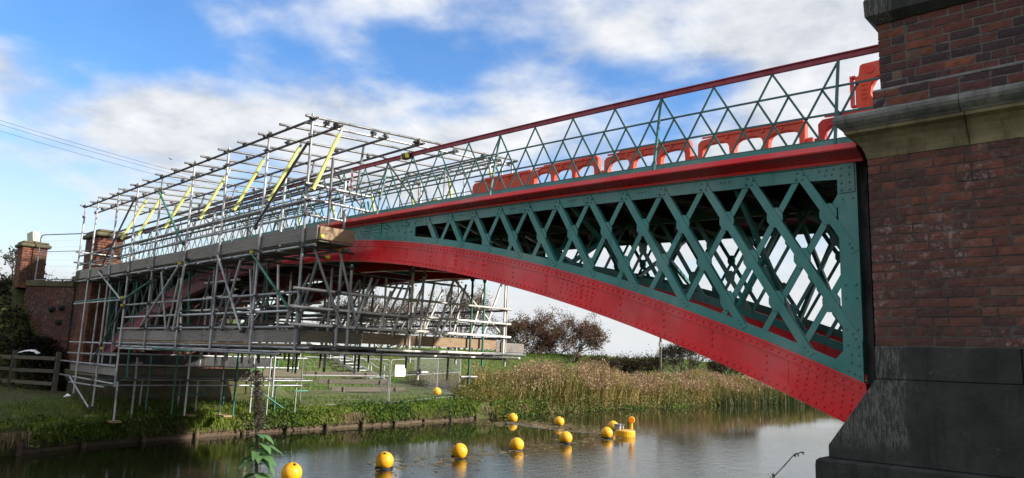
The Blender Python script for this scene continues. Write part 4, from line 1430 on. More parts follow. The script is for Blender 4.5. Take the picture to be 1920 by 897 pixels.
g = lambda x, y, dz=.03: (x, y, float(gz(x, y)) + dz)
heras('fence_panel', 'mesh fence panel on bank, nearer of two along the water edge', g(-20.3, 5.75), g(-20.85, 9.75), 1.62)
heras('fence_panel', 'mesh fence panel on bank behind the white sign, farther of two along water', g(-20.9, 9.85), g(-21.9, 14.3), 1.62)
heras('fence_panel', 'mesh fence panel running back from the water edge past the yellow ball', g(-22.0, 14.35), g(-25.6, 16.1), 1.62)
heras('fence_panel', 'mesh fence panel farthest back, at the foot of the berm', g(-25.7, 16.15), g(-30.5, 18.5), 1.62)
heras('fence_panel', 'wire fence panel bridging the gap between two brick pilasters', (-24.6, -1.45, 4.46), (-22.9, -.45, 4.50), 1.45, feet=False, horiz=.19, vert=5)
for i, (lab, a_, b_) in enumerate((('mesh fence panel on the deck seen through lattice, left one', (-10.9, 2.5, 4.97), (-9.4, 2.55, 4.97)), ('mesh fence panel on the deck next to the yellow tray', (-9.35, 2.5, 4.97), (-7.7, 2.6, 4.97)))):
    heras('fence_panel', lab, a_, b_, 1.5, vert=.07)
# white sign on the bank fence
sg = thing('site_sign', 'blank white square sign tied to the mesh fence on bank', 'sign', (-21.0, 10.6, 2.1))
c0 = Vector(g(-20.97, 10.55)); e = (Vector((-21.9, 14.3, 0)) - Vector((-20.9, 9.85, 0))).normalized()
k = MB(); q0 = Vector((-20.88, 10.02, 1.93)); q1 = q0 + e * .62
k.beam(q0 + Vector((.03, 0, 0)), q1 + Vector((.03, 0, 0)), .008, .44)
k.build('sign_board', 'white_sheet', sg)
k = MB()
for q in (q0, q1):
    for z in (-.19, .19): k.tube(q + Vector((.045, 0, z)), q + Vector((-.02, 0, z)), .012, None, 6)
k.build('cable_tie', 'black_rubber', sg)

# aluminium steps up the berm
st = thing('access_stair', 'aluminium access stair with handrails climbing the grass berm', 'stair', (-30.5, 15.6, .9))
s0, s1 = Vector(g(-29.9, 15.9, .05)), Vector((-34.6, 14.5, 3.05))
d = s1 - s0
side = Vector((-d.y, d.x, 0)).normalized() * .55
for sgn in (-1, 1):
    MB().beam(s0 + side * sgn, s1 + side * sgn, .05, .16).build('stringer', 'aluminium', st)
    k = MB()
    for i in range(5):
        q = s0 + d * (.06 + .22 * i) + side * sgn
        k.tube(q, q + Vector((0, 0, .85)), .026, None, 6)
    k.build('post', 'aluminium', st)
    for zz in (.85, .45):
        MB().tube(s0 + d * .02 + side * sgn + Vector((0, 0, zz)), s1 + side * sgn + Vector((0, 0, zz)), .024, None, 6).build('handrail', 'aluminium', st)
for i in range(12):
    q = s0 + d * ((i + .5) / 12)
    MB().beam(q - side, q + side, .22, .035).build('tread', 'aluminium', st)
# timber steps beside the stair
tw = thing('timber_steps', 'three long timber risers stepped into the bank beside metal stair', 'steps', g(-28, 12))
for i in range(3):
    a_ = g(-26.2 - 1.5 * i, 10.6 + .2 * i, 0); b_ = g(-25.6 - 1.5 * i, 14.2 + .2 * i, 0)
    z = .95 + .28 * i
    MB().beam((a_[0], a_[1], z), (b_[0], b_[1], z), .06, .22).build('riser_board', 'fence_wood', tw, bevel=.01)
    for q in (.15, .85):
        x, y = a_[0] + (b_[0] - a_[0]) * q, a_[1] + (b_[1] - a_[1]) * q
        MB().box((x + .035, y - .04, z - .3), (x + .11, y + .04, z + .10)).build('stake', 'fence_wood', tw)

# post and rail fence
pf = thing('rail_fence', 'weathered wooden post and rail fence below bramble slope at left edge', 'fence', (-22.6, -1.8, 1.2))
fp = [(-21.75, -1.22), (-23.05, -2.02), (-24.3, -2.85), (-25.6, -3.7)]
for x, y in fp:
    z = 1.28
    MB().box((x - .06, y - .06, z - .5), (x + .06, y + .06, z + .98)).build('fence_post', 'fence_wood', pf, bevel=.008)
for (xa, ya), (xc, yc) in zip(fp[:-1], fp[1:]):
    for z in (2.06, 1.72, 1.36):
        MB().beam((xa + .03, ya - .075, z + rnd.uniform(-.02, .02)), (xc - .03, yc - .075, z + rnd.uniform(-.02, .02)), .04, .10).build('rail', 'fence_wood', pf, bevel=.006)
# plastic bag caught on brambles, pale box on the pilaster, litter
k = MB()
bp = [(-22.9, -2.0, 2.30), (-22.8, -1.85, 2.38), (-22.65, -1.72, 2.42), (-22.5, -1.6, 2.40), (-22.4, -1.5, 2.30)]
for i, (a_, b_) in enumerate(zip(bp[:-1], bp[1:])):
    k.add([(a_[0], a_[1], a_[2]), (a_[0] + .10, a_[1] - .10, a_[2] - .07), (b_[0] + .11, b_[1] - .11, b_[2] - .09), (b_[0], b_[1], b_[2]), (a_[0] + .02, a_[1] + .03, a_[2] - .03), (b_[0] + .02, b_[1] + .03, b_[2] - .04)], [(0, 1, 2, 3), (0, 3, 5, 4), (1, 4, 5, 2)])
tag(k.build('plastic_bag', 'white_sheet', None, Matrix.Translation((-22.6, -1.75, 2.2)) @ Matrix.Diagonal((.8, .8, .6, 1)) @ Matrix.Translation((22.6, 1.75, -2.25))), 'crumpled white plastic bag caught on brambles above wooden fence', 'bag')
k = MB(); k.add([(-.09, 0, .004), (.03, -.05, .01), (.10, .02, .03), (.02, .06, .012), (0, 0, .055)], [(0, 1, 4), (1, 2, 4), (2, 3, 4), (3, 0, 4), (0, 3, 2, 1)])
tag(k.build('litter', 'white_sheet', None, Matrix.Translation(g(-20.9, -1.1, .0)) @ Matrix.Scale(2.2, 4)), 'scrap of pale litter on dark soil under scaffold edge', 'litter')
bx = thing('pale_box', 'small pale green box with grey panel on top of left pilaster', 'box', (-25.2, -1.5, 5.70))
mw = Matrix.Translation((-25.2, -1.5, 5.705)) @ Matrix.Rotation(R(20), 4, 'Z') @ Matrix.Rotation(R(-14), 4, 'Y')
MB().box((-.15, -.12, 0), (.15, .12, .34)).build('box_body', 'pale_green', bx, mw, bevel=.01)
MB().box((.151, -.08, .08), (.165, .08, .24)).build('front_panel', 'grey_plastic', bx, mw)

# ------------------------------------------------------------------ revetment on the bank
rv = thing('timber_revetment', 'old timber plank revetment with posts along the far water edge', 'revetment', (-18.5, 1, 0))
ys = np.arange(-2.9, 15.5, 1.55)
for i, y in enumerate(ys[:-1]):
    y2 = ys[i + 1]
    for z, h, j in ((.04, .13, 0), (.19, .15, 1)):
        if rnd.random() < .10 and j == 1: continue
        a_, b_ = (float(xb(y)) - .03 + rnd.uniform(-.03, .03), y + .03), (float(xb(y2)) - .03 + rnd.uniform(-.03, .03), y2 - .03)
        MB().beam((a_[0], a_[1], z), (b_[0], b_[1], z + rnd.uniform(-.02, .02)), .05, h, (0, 0, 1)).build('plank', 'wet_wood', rv, bevel=.008)
for y in ys:
    x = float(xb(y)) + .06
    MB().tube((x, y, -.8), (x + rnd.uniform(-.03, .03), y, .30 + rnd.uniform(-.04, .10)), .08, .07, 8).build('post', 'wet_wood', rv)

# ------------------------------------------------------------------ buoys, beacon, floating debris
D = .40


def make_buoy(label, loc, rot, group):
    t_ = thing('ball_buoy', label, 'buoy', loc, group)
    r_ = D / 2
    bm = bmesh.new()
    bmesh.ops.create_uvsphere(bm, u_segments=24, v_segments=16, radius=r_)
    for f_ in bm.faces: f_.smooth = True
    me = bpy.data.meshes.new('float_ball'); bm.to_mesh(me); bm.free()
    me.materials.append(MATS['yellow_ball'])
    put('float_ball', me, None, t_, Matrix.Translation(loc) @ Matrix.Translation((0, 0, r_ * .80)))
    ring = MB()
    for i in range(24):
        a0, a1 = 2 * math.pi * i / 24, 2 * math.pi * (i + 1) / 24
        c = math.cos; s = math.sin
        rr = r_ * 1.004
        ring.add([(rr * c(a0) * .99, rr * s(a0) * .99, -.02), (rr * c(a1) * .99, rr * s(a1) * .99, -.02), (rr * c(a1), rr * s(a1), .028), (rr * c(a0), rr * s(a0), .028)], [(0, 1, 2, 3)], True)
    MB2 = ring
    MB2.build('waterline_band', 'black_rubber', t_, Matrix.Translation(loc) @ Matrix.Diagonal((.985, .985, 1, 1)))
    MB().tube((r_ * .50, 0, r_ * 1.56), (r_ * .53, 0, r_ * 1.62), .045, .04, 10).tube((r_ * .52, 0, r_ * 1.56), (r_ * .62, 0, r_ * 1.68), .02, None, 8).build('mooring_eye', 'black_rubber', t_, Matrix.Translation(loc))
    t_.rotation_euler = (rnd.uniform(-.1, .1), rnd.uniform(-.1, .1), rot)
    return t_


GB = 'yellow ball buoys of the floating boom'
b0 = make_buoy('yellow ball buoy nearest the camera, cut by the bottom frame edge beside nettle', (-10.98, .38, 0), 0, GB)
for lab, x, y in (('yellow ball buoy second from camera in the near row', -11.41, 2.88), ('yellow ball buoy third from camera in near row, among twigs', -11.9, 5.53), ('yellow ball buoy fourth from camera with drifting twigs to its left', -12.33, 8.11),
                  ('yellow ball buoy fifth from camera, between twigs and the beacon float', -12.73, 10.67), ('yellow ball buoy directly in front of the round beacon float', -13.11, 13.26), ('yellow ball buoy half hidden behind another, left of the beacon float', -14.9, 16.0),
                  ('yellow ball buoy in far row midway between bank and beacon', -17.13, 15.42), ('yellow ball buoy in far row closest to the reedy bank', -19.13, 14.82)):
    o = copy_tree(b0)
    o.location = (x, y, rnd.uniform(-.02, .02)); o.rotation_euler = (rnd.uniform(-.12, .12), rnd.uniform(-.12, .12), rnd.uniform(0, 6.28)); o['label'] = lab
o = copy_tree(b0)
o.location = (-23.9, 14.7, float(gz(-23.9, 14.7)) + .03); o.rotation_euler = (0, 0, 1); o['label'] = 'yellow ball buoy left lying on the bank behind mesh fence'
del o['group']
bc = thing('beacon_float', 'round yellow float carrying an orange lamp and grey box', 'buoy', (-13.25, 14.5, 0))
lo = Matrix.Translation((-13.25, 14.5, 0))
k = MB()
prof = [(.25, -.1), (.33, -.04), (.345, .0), (.345, .17), (.33, .205), (.0, .21)]
for i in range(24):
    a0, a1 = 2 * math.pi * i / 24, 2 * math.pi * (i + 1) / 24
    for (r0, z0), (r1, z1) in zip(prof[:-1], prof[1:]):
        q = [(r0 * math.cos(a0), r0 * math.sin(a0), z0), (r0 * math.cos(a1), r0 * math.sin(a1), z0), (r1 * math.cos(a1), r1 * math.sin(a1), z1), (r1 * math.cos(a0), r1 * math.sin(a0), z1)]
        k.add(q if r1 > 0 else q[:3], [(0, 1, 2, 3)] if r1 > 0 else [(0, 1, 2)])
k.build('hull', 'yellow_float', bc, lo)
MB().box((-.36, -.20, .18), (-.10, .06, .37)).build('equipment_box', 'grey_plastic', bc, lo, bevel=.02)
MB().box((-.38, -.22, .371), (-.08, .08, .395)).build('box_lid', 'grey_primer', bc, lo, bevel=.005)
MB().tube((.18, .1, .24), (.18, .1, .44), .06, .05, 10).build('lamp_stalk', 'yellow_float', bc, lo)
k = MB()
for i in range(14):
    a0, a1 = 2 * math.pi * i / 14, 2 * math.pi * (i + 1) / 14
    k.tube((.18 + .09 * math.cos(a0) * .71, .1 + .09 * math.cos(a0) * .71, .56 + .10 * math.sin(a0)), (.18 + .09 * math.cos(a1) * .71, .1 + .09 * math.cos(a1) * .71, .56 + .10 * math.sin(a1)), .032, None, 6)
k.build('lamp_rim', 'yellow_float', bc, lo)
MB().tube((.145, .135, .56), (.215, .065, .56), .085, None, 12).build('lamp_lens', 'orange_lamp', bc, lo)

k = MB()
cpts = [(-10.98, .38), (-11.41, 2.88), (-11.9, 5.53), (-12.33, 8.11), (-12.73, 10.67), (-13.11, 13.26)]
for (xa, ya), (xc, yc) in zip(cpts[:-1], cpts[1:]):
    pts = [Vector((xa + (xc - xa) * q / 12 + .05 * math.sin(q * 1.7 + xa), ya + (yc - ya) * q / 12, .012 - .03 * math.sin(math.pi * q / 12) + .008 * math.sin(q * 2.3))) for q in range(13)]
    k.path(pts, .014, 5)
tag(k.build('boom_rope', 'black_rubber', fix=False), 'dark floating rope linking the near row of yellow buoys', 'rope')
# twigs and scum floating along the boom
P = []
for a_, b_, n, sp in (((-11.4, 2.9), (-13.1, 13.2), 260, .5), ((-19.2, 14.8), (-13.4, 14.6), 420, .55), ((-19.5, 13), (-17, 15.5), 120, .8), ((-17.2, 15.4), (-13.4, 16.4), 120, .6), ((-20.0, 9.5), (-20.3, 13.5), 80, .25)):
    q = nrg.uniform(0, 1, n)
    P.append(np.stack([a_[0] + (b_[0] - a_[0]) * q + nrg.normal(0, sp, n), a_[1] + (b_[1] - a_[1]) * q + nrg.normal(0, sp, n)], 1))
P = np.concatenate(P)
P = P[P[:, 0] > xb(P[:, 1]) + .1]
N = len(P)
a_ = nrg.uniform(0, np.pi, N); L = nrg.uniform(.03, .22, N); wd = nrg.uniform(.008, .022, N)
dx, dy = np.cos(a_) * L, np.sin(a_) * L; sx, sy = -np.sin(a_) * wd, np.cos(a_) * wd
zz = nrg.uniform(.004, .012, N)
V = np.stack([np.stack([P[:, 0] - dx, P[:, 1] - dy, zz], 1), np.stack([P[:, 0] + sx, P[:, 1] + sy, zz + .012], 1), np.stack([P[:, 0] + dx, P[:, 1] + dy, zz + nrg.uniform(0, .04, N)], 1), np.stack([P[:, 0] - sx, P[:, 1] - sy, zz], 1)], 1).reshape(-1, 3)
put('floating_twigs', npmesh('floating_twigs', V, (np.arange(N) * 4)[:, None] + np.arange(4)), 'grass_dead', kind='stuff')
q = nrg.uniform(0, 1, 1500)
P = np.stack([-19.0 + 5.4 * q + nrg.normal(0, .1, 1500), 14.35 - .55 * np.sin(q * np.pi) + .1 * q + nrg.normal(0, .13, 1500), np.full(1500, .005)], 1)
a_ = nrg.uniform(0, 2 * np.pi, 1500); r_ = nrg.uniform(.01, .04, 1500)
V = np.stack([P + np.stack([r_ * np.cos(a_ + k * np.pi / 2), r_ * np.sin(a_ + k * np.pi / 2), np.zeros(1500) + .002 * k], 1) for k in range(4)], 1).reshape(-1, 3)
put('surface_scum', npmesh('surface_scum', V, (np.arange(1500) * 4)[:, None] + np.arange(4)), 'weathered_stone', kind='stuff')

# ------------------------------------------------------------------ vegetation on the bank
def scatter(n, y0, y1, s0, s1, fy=None):
    y = nrg.uniform(y0, y1, n); s = nrg.uniform(s0, s1, n)
    x = xb(y) - s
    return np.stack([x, y, gz(x, y)], 1), s


def veg(name, parts, material):
    V, Q, T = merge(parts)
    return put(name, npmesh(name, V, Q, T), material, kind='stuff')


def clump(P, sc, lo, seed):
    """keep points where a cheap noise is above lo: uneven cover"""
    k = np.sin(P[:, 0] * sc + seed) * np.sin(P[:, 1] * sc * 1.3 + seed * 2) + .6 * np.sin(P[:, 0] * sc * 2.7 + P[:, 1] * sc * 2.1 + seed)
    return P[k + nrg.normal(0, .35, len(P)) > lo]


parts = []
P, s = scatter(26000, -9, 15, .1, 2.2)
P = P[nrg.uniform(0, 1, len(P)) < np.exp(-(xb(P[:, 1]) - P[:, 0]) * .55)]
parts.append(blades(P, nrg.uniform(.07, .20, len(P)), .016, nrg.uniform(.02, .14, len(P))))
P, s = scatter(26000, -9, 16, 1.2, 8)
P = clump(P, .9, -.1, 3)
parts.append(blades(P, nrg.uniform(.03, .10, len(P)), .018, nrg.uniform(.01, .08, len(P)), 1))
veg('bank_grass', parts, 'grass_bank')
# grass and herbs hanging over the plank edge
P, s = scatter(30000, -9, 19, -.10, .22)
P = clump(P, 1.6, -.45, 1)
P[:, 2] = .55 + nrg.uniform(-.16, .14, len(P))
hd = np.arctan2(nrg.normal(0, .5, len(P)), np.ones(len(P)))
a1 = blades(P, nrg.uniform(-.45, .22, len(P)), .024, nrg.uniform(.05, .30, len(P)), 3, hd)
veg('overhanging_grass', [a1], 'grass_bank')
P, s = scatter(9000, -9, 19, -.12, .22)
P = clump(P, 1.1, .25, 5)
P[:, 2] = .5
hd = np.arctan2(nrg.normal(0, .5, len(P)), np.ones(len(P)))
veg('dead_grass', [blades(P, nrg.uniform(-.55, -.05, len(P)), .024, nrg.uniform(.05, .22, len(P)), 3, hd)], 'grass_dead')
P, s = scatter(42000, -9, 20, -.28, .7)
P = clump(P, 1.15, -.1, 2)
P[:, 2] = np.where(xb(P[:, 1]) - P[:, 0] < .2, .42, P[:, 2]) + np.where(xb(P[:, 1]) - P[:, 0] < .2, nrg.uniform(-.27, .28, len(P)), nrg.uniform(-.1, .28, len(P)) * nrg.uniform(.3, 1, len(P)))
veg('bank_herbs', [leaves(P, nrg.uniform(.05, .13, len(P)), .3)], 'herb_leaf')
# bare trodden ground litter
P, s = scatter(9000, -4, 16, .8, 7)
P = clump(P, .8, .2, 8); P[:, 2] += .01
veg('leaf_litter', [leaves(P, nrg.uniform(.03, .07, len(P)), .85)], 'grass_dead')
# berm grass
y = nrg.uniform(8, 60, 60000); s = nrg.uniform(8.5, 17, 60000); x = xb(y) - s
P = np.stack([x, y, gz(x, y)], 1)
veg('berm_grass', [blades(P, nrg.uniform(.06, .20, len(P)), .04, nrg.uniform(.02, .12, len(P)), 1)], 'grass_bright')
# coarse weeds between mown bank and reeds
parts = []
P, s = scatter(15000, 13.8, 26, .1, 8.5)
P = P[(P[:, 1] > 17.2) | (xb(P[:, 1]) - P[:, 0] < 1.6 + (P[:, 1] - 13.8) * .8) | (P[:, 1] > 16.6)]
P = P[~((P[:, 0] < -22) & (P[:, 1] < 17.2))]
h = nrg.uniform(.35, .95, len(P)) * (.8 + .35 * np.sin(P[:, 0] * 1.3) * np.sin(P[:, 1] * .9))
parts.append(blades(P, h, .022, nrg.uniform(.05, .35, len(P)), 2))
for _ in range(4):
    Q_ = P.copy(); Q_[:, 2] += h * nrg.uniform(.2, 1.0, len(P)); Q_[:, :2] += nrg.normal(0, .10, (len(P), 2))
    parts.append(leaves(Q_, nrg.uniform(.05, .12, len(P)), .2))
veg('coarse_weeds', parts, 'weed_leaf')
# reed bed
P, s = scatter(11000, 17, 62, -.2, 4.6)
keep = nrg.uniform(0, 1, len(P)) < smooth(16, 24, P[:, 1]) * (.35 + .65 * smooth(5, 1.5, xb(P[:, 1]) - P[:, 0]))
P = P[keep]
P = P[np.sin(P[:, 1] * .9) * np.sin(P[:, 0] * 1.7 + P[:, 1] * .4) + nrg.normal(0, .45, len(P)) > -.75]
P[:, 2] = np.minimum(P[:, 2], .25 + .25 * (xb(P[:, 1]) - P[:, 0]))
var = .5 + .5 * np.sin(P[:, 1] * .8 + P[:, 0] * .7) * np.sin(P[:, 1] * .33 + 1)
h = (1.1 + .9 * var) * nrg.uniform(.75, 1.1, len(P)) * (1 - .14 * smooth(27, 34, P[:, 1])) * (1 - .15 * smooth(44, 50, P[:, 1]))
wind = nrg.normal(-.6, .5, len(P))
parts = [blades(P, h, .030, nrg.uniform(.15, .45, len(P)), 3, wind)]
for k in range(4):
    Q_ = P.copy(); Q_[:, 2] += h * nrg.uniform(.0, .7, len(P)); Q_[:, :2] += nrg.normal(0, .05, (len(P), 2))
    parts.append(blades(Q_, h * nrg.uniform(.2, .4, len(P)), .036, nrg.uniform(.15, .5, len(P)), 2))
veg('reed_bed', parts, 'reed_leaf')
sel = P[:, 1] < 47
Pp, hp, wp = P[sel], h[sel], wind[sel]
parts = []
sel = np.sin(Pp[:, 1] * 1.3 + Pp[:, 0] * 1.1) + nrg.normal(0, .6, len(Pp)) > -.35
Pp, hp, wp = Pp[sel], hp[sel], wp[sel]
for k in range(6):
    f_ = nrg.uniform(.78, 1.08, len(Pp))
    Q_ = Pp + np.stack([np.cos(wp) * .3 * f_ ** 2 + nrg.normal(0, .05, len(Pp)), np.sin(wp) * .3 * f_ ** 2 + nrg.normal(0, .05, len(Pp)), hp * f_ * .88], 1)
    parts.append(leaves(Q_, nrg.uniform(.06, .15, len(Pp)), .0))
veg('reed_plumes', parts, 'reed_plume')
P, s = scatter(700, 22, 40, -.5, -.05)
P = clump(P, .5, .95, 4); P[:, 2] = .01
veg('water_weed', [blades(P, nrg.uniform(.05, .22, len(P)), .03, nrg.uniform(.05, .2, len(P)), 2)], 'grass_bright')
# herbs and weeds that crowd the water edge below the reeds
P, s = scatter(15000, 15.5, 62, -.38, .9)
kk = .5 + .5 * np.sin(P[:, 1] * 1.1 + 2) * np.sin(P[:, 1] * .37)
Q_ = P.copy(); Q_[:, 2] = .02 + nrg.uniform(0, 1, len(P)) ** 1.3 * (.45 + .6 * kk)
veg('edge_weeds', [leaves(Q_, nrg.uniform(.07, .17, len(P)), .2)], 'weed_leaf')
P, s = scatter(8500, 15.5, 48, -.5, .5)
P = clump(P, .7, .35, 9)
Q_ = P.copy(); Q_[:, 2] = .02 + nrg.uniform(0, 1.0, len(P)) ** 1.4 * (.6 + .5 * np.sin(P[:, 1] * .6))
veg('edge_herbs', [leaves(Q_, nrg.uniform(.07, .16, len(P)), .2)], 'herb_leaf')
# brambles banked up against the wing wall
n = 9000
x = nrg.uniform(-25.4, -22.5, n)
line_ = -1.62 + (x + 24.85) * (1.0 / 1.4)
y = np.minimum(line_, -1.95 + .0 * x) * 0 + line_ - .12 - nrg.gamma(1.3, .28, n)
top_ = 1.35 + np.clip((-22.6 - x) / 2.6, 0, 1) ** .8 * 2.35 + .2 * np.sin(x * 5)
z = 1.1 + nrg.uniform(0, 1, n) ** .7 * (top_ - 1.1)
P = np.stack([x, y, z], 1)[~((x < -24.7) & (y > -2.0))]
veg('bramble_thicket', [leaves(P, nrg.uniform(.06, .14, len(P)), .2), blades(P[::12], nrg.uniform(.1, .4, len(P[::12])), .012, nrg.uniform(.2, .6, len(P[::12])), 3)], 'bramble_leaf')
# green rushes at the far bend
P, s = scatter(5000, 38, 62, -.6, 2.5)
P[:, 2] = .02
veg('rush_bed', [blades(P, nrg.uniform(.5, 1.35, len(P)), .045, nrg.uniform(.05, .4, len(P)), 2)], 'bank_rush')
# brambles on the embankment
n = 46000
x = nrg.uniform(-33, -22.6, n); y = nrg.uniform(-7, 1.0, n)
z = gz(x, y)
line = -1.62 + (x + 24.85) * (1.0 / 1.4)
ok = (z > 1.38) & ~((x > -24.85) & (y > line - .15)) & ~((x > -25.7) & (x <= -24.7) & (y > -1.95)) & (x < -22.6)
P = np.stack([x, y, z], 1)[ok]
P[:, 2] += nrg.gamma(1.6, .10, len(P)) * (.7 + .6 * np.sin(P[:, 0] * 2.1) * np.sin(P[:, 1] * 1.7)) 
veg('bramble_cover', [leaves(P, nrg.uniform(.06, .15, len(P)), .2), blades(P[::9], nrg.uniform(.1, .5, len(P[::9])), .012, nrg.uniform(.2, .7, len(P[::9])), 3)], 'bramble_leaf')

# ------------------------------------------------------------------ trees and bushes beyond the berm
def tree(name, label, loc, H_, W_, seed, leaf, nleaf, stems=6, DEPTH=7, group='hawthorns and bushes beyond the berm', lsize=(.06, .15), twist=1.0, fill=1.0):
    rr = random.Random(seed)
    t_ = thing(name, label, 'tree' if H_ > 3 else 'bush', loc, group)
    base = Vector(loc)
    thick, thin, tips = MB(), MB(), []

    def grow(p_, d, L, r_, depth):
        q = p_ + d * L
        r_ = max(r_, .014)
        e = Vector(((q.x - base.x) / (W_ / 2), (q.y - base.y) / (W_ / 2), (q.z - base.z - H_ * .48) / (H_ * .56)))
        if e.length > 1.0 + rr.uniform(-.28, .22) and depth < DEPTH - 1: 
            tips.append(p_); return
        (thick if depth >= 4 else thin).tube(p_, q, r_, r_ * .72, 5 if depth >= 4 else 3, False)
        if depth <= 2: tips.append(q)
        if depth == 0: return
        for _ in range(2 if depth > DEPTH - 2 else rr.choice((2, 2, 3))):
            nd = (d + Vector((rr.gauss(0, .48), rr.gauss(0, .48), rr.gauss(.05, .36))) * twist).normalized()
            grow(q, nd, L * rr.uniform(.66, .92), r_ * .66, depth - 1)
    for k in range(stems):
        a_ = 6.283 * k / stems + rr.uniform(-.4, .4)
        sp_ = rr.uniform(.1, .9)
        d = Vector((math.cos(a_) * sp_, math.sin(a_) * sp_, 1)).normalized()
        grow(base + Vector((math.cos(a_) * .2, math.sin(a_) * .2, -.1)), d, H_ * .20, .035 + H_ * .008, DEPTH)
    thick.build('trunk', 'bark', t_, fix=False)
    if thin.v: thin.build('branches', 'bark', t_, fix=False, kind='stuff')
    if tips and nleaf:
        T = np.array([tuple(p_) for p_ in tips])
        T = T[nrg.integers(0, len(T), nleaf)] + nrg.normal(0, .17 * fill, (nleaf, 3))
        T[:, 2] = np.maximum(T[:, 2], base.z + .05)
        V, Q, Tr = leaves(T, nrg.uniform(lsize[0], lsize[1], nleaf))
        put('crown', npmesh('crown', V, Q, Tr), leaf, t_, kind='stuff')
    return t_


zt0 = 1.1
TS = [('hawthorn_tree', 'wide dark red hawthorn standing alone right of the scaffold', (-36.4, 38.3, zt0), 6.9, 6.6, 3, 'hawthorn_leaf', 15000, 9),
      ('hawthorn_tree', 'smaller reddish hawthorn merging with left side of the wide one', (-37.6, 35.3, zt0), 6.4, 4.8, 8, 'hawthorn_leaf', 8500, 8),
      ('bare_tree', 'thin bare grey tree just right of the scaffold end', (-38.9, 34.2, zt0), 6.3, 4.0, 12, 'hedge_leaf', 3800, 8),
      ('hawthorn_tree', 'tall hawthorn behind right end of lower scaffold with sparse red leaves', (-41.5, 31.8, zt0), 8.6, 5.2, 21, 'hawthorn_leaf', 5500, 8),
      ('bare_tree', 'bare spreading tree behind middle of the lower scaffold', (-43.5, 29.2, zt0), 8.0, 5.2, 33, 'hawthorn_leaf', 4000, 8),
      ('hawthorn_tree', 'red berried hawthorn behind left part of the lower scaffold', (-45.5, 27.3, zt0), 8.0, 5.2, 40, 'hawthorn_leaf', 5500, 8),
      ('bare_tree', 'bare tree seen through scaffold legs above the metal stair', (-46.8, 24.5, zt0), 8.2, 5.2, 51, 'hedge_leaf', 4000, 8),
      ('hawthorn_tree', 'dark bush behind the utility pole, partly hidden by red arch', (-29.4, 44.8, zt0), 4.7, 5.0, 62, 'hedge_leaf', 6500, 8),
      ('hawthorn_tree', 'dark low bush right of the utility pole under red arch', (-26.6, 47.0, zt0), 3.3, 4.8, 71, 'hedge_leaf', 6500, 8)]
for nm, lab, loc, H_, W_, sd, lf, nl, stm in TS:
    tree(nm, lab, loc, H_, W_, sd, lf, nl, stm)
for i, (x, y, h_, w_, lab) in enumerate(((-38.2, 36.5, 2.6, 3.5, 'low brown scrub at foot of the wide hawthorn'), (-33.4, 41.5, 2.7, 3.4, 'low hedge scrub left of the utility pole'), (-34.7, 40.3, 2.4, 3.0, 'low hedge scrub right of the wide hawthorn'), (-31.8, 43.0, 2.9, 3.0, 'brown hedge scrub directly left of pole foot'), (-40.5, 34.0, 2.7, 3.4, 'brown scrub under bare tree by scaffold end'))):
    tree('scrub_bush', lab, (x, y, zt0), h_, w_, 90 + i, 'hedge_leaf', 3500, 8, fill=1.3)
for i, (x, y) in enumerate(((-30.5, -3.2), (-31.5, -1.0))):
    tree('bare_bush', ('bare twiggy bush at left edge behind the brick pilaster', 'second bare bush farther behind left pilaster')[i], (x, y, 4.2), 2.6, 2.6, 130 + i, 'bramble_leaf', 150, 6, group='bare bushes on the embankment')
up_ = thing('utility_pole', 'slim wooden utility pole standing in front of dark bush', 'pole', (-29.9, 42.0, 1.0))
MB().tube((-29.9, 42.0, 1.0), (-29.9, 42.0, 7.5), .11, .085, 8).build('pole_shaft', 'fence_wood', up_)
MB().box((-30.0, 41.86, 3.9), (-29.8, 41.92, 4.25)).build('pole_plate', 'pale_green', up_)
# overhead wires
for i, (za, zb2, off) in enumerate(((12.35, 11.33, 0), (12.25, 11.25, .35), (12.02, 11.10, .7))):
    a_, b_ = Vector((-37.6, -9.0, za + 1.3)), Vector((-34.0, 14.0, zb2 - .75))
    cu = MB(); pts = []
    for q in range(41):
        f_ = q / 40
        v = a_ + (b_ - a_) * f_; v.x -= off; v.z -= .35 * math.sin(math.pi * f_); pts.append(v)
    cu.path(pts, .008, 4)
    tag(cu.build('overhead_wire', 'black_rubber', fix=False), ('top overhead wire of three crossing the sky at left', 'middle overhead wire of three crossing sky at left', 'lowest overhead wire of three crossing the sky at left')[i], 'wire', 'overhead wires')
# distant bird
bd = Vector((2.55, -7.32, 2.5)) + Vector((-0.9185, 0.3232, 0.2277)) * 60
k = MB().add([(0, -.22, 0), (0, .22, .02), (-.05, 0, .05), (.07, 0, .07), (0, 0, -.05)], [(0, 3, 2), (0, 4, 3), (1, 2, 3), (1, 3, 4), (2, 4, 0), (2, 1, 4)])
k.add([(-.1, -.08, .02), (.02, -.5, .14), (.1, -.08, .03), (-.1, .08, .02), (.02, .5, .12), (.1, .08, .03), (0, -.08, .05), (0, .08, .05)], [(0, 1, 6), (6, 1, 2), (3, 7, 4), (7, 5, 4)])
tag(k.build('bird', 'bird_dark', None, Matrix.Translation(bd) @ Matrix.Rotation(R(25), 4, 'Z') @ Matrix.Scale(.6, 4)), 'tiny dark bird flying in the blue sky above the scaffold', 'bird')

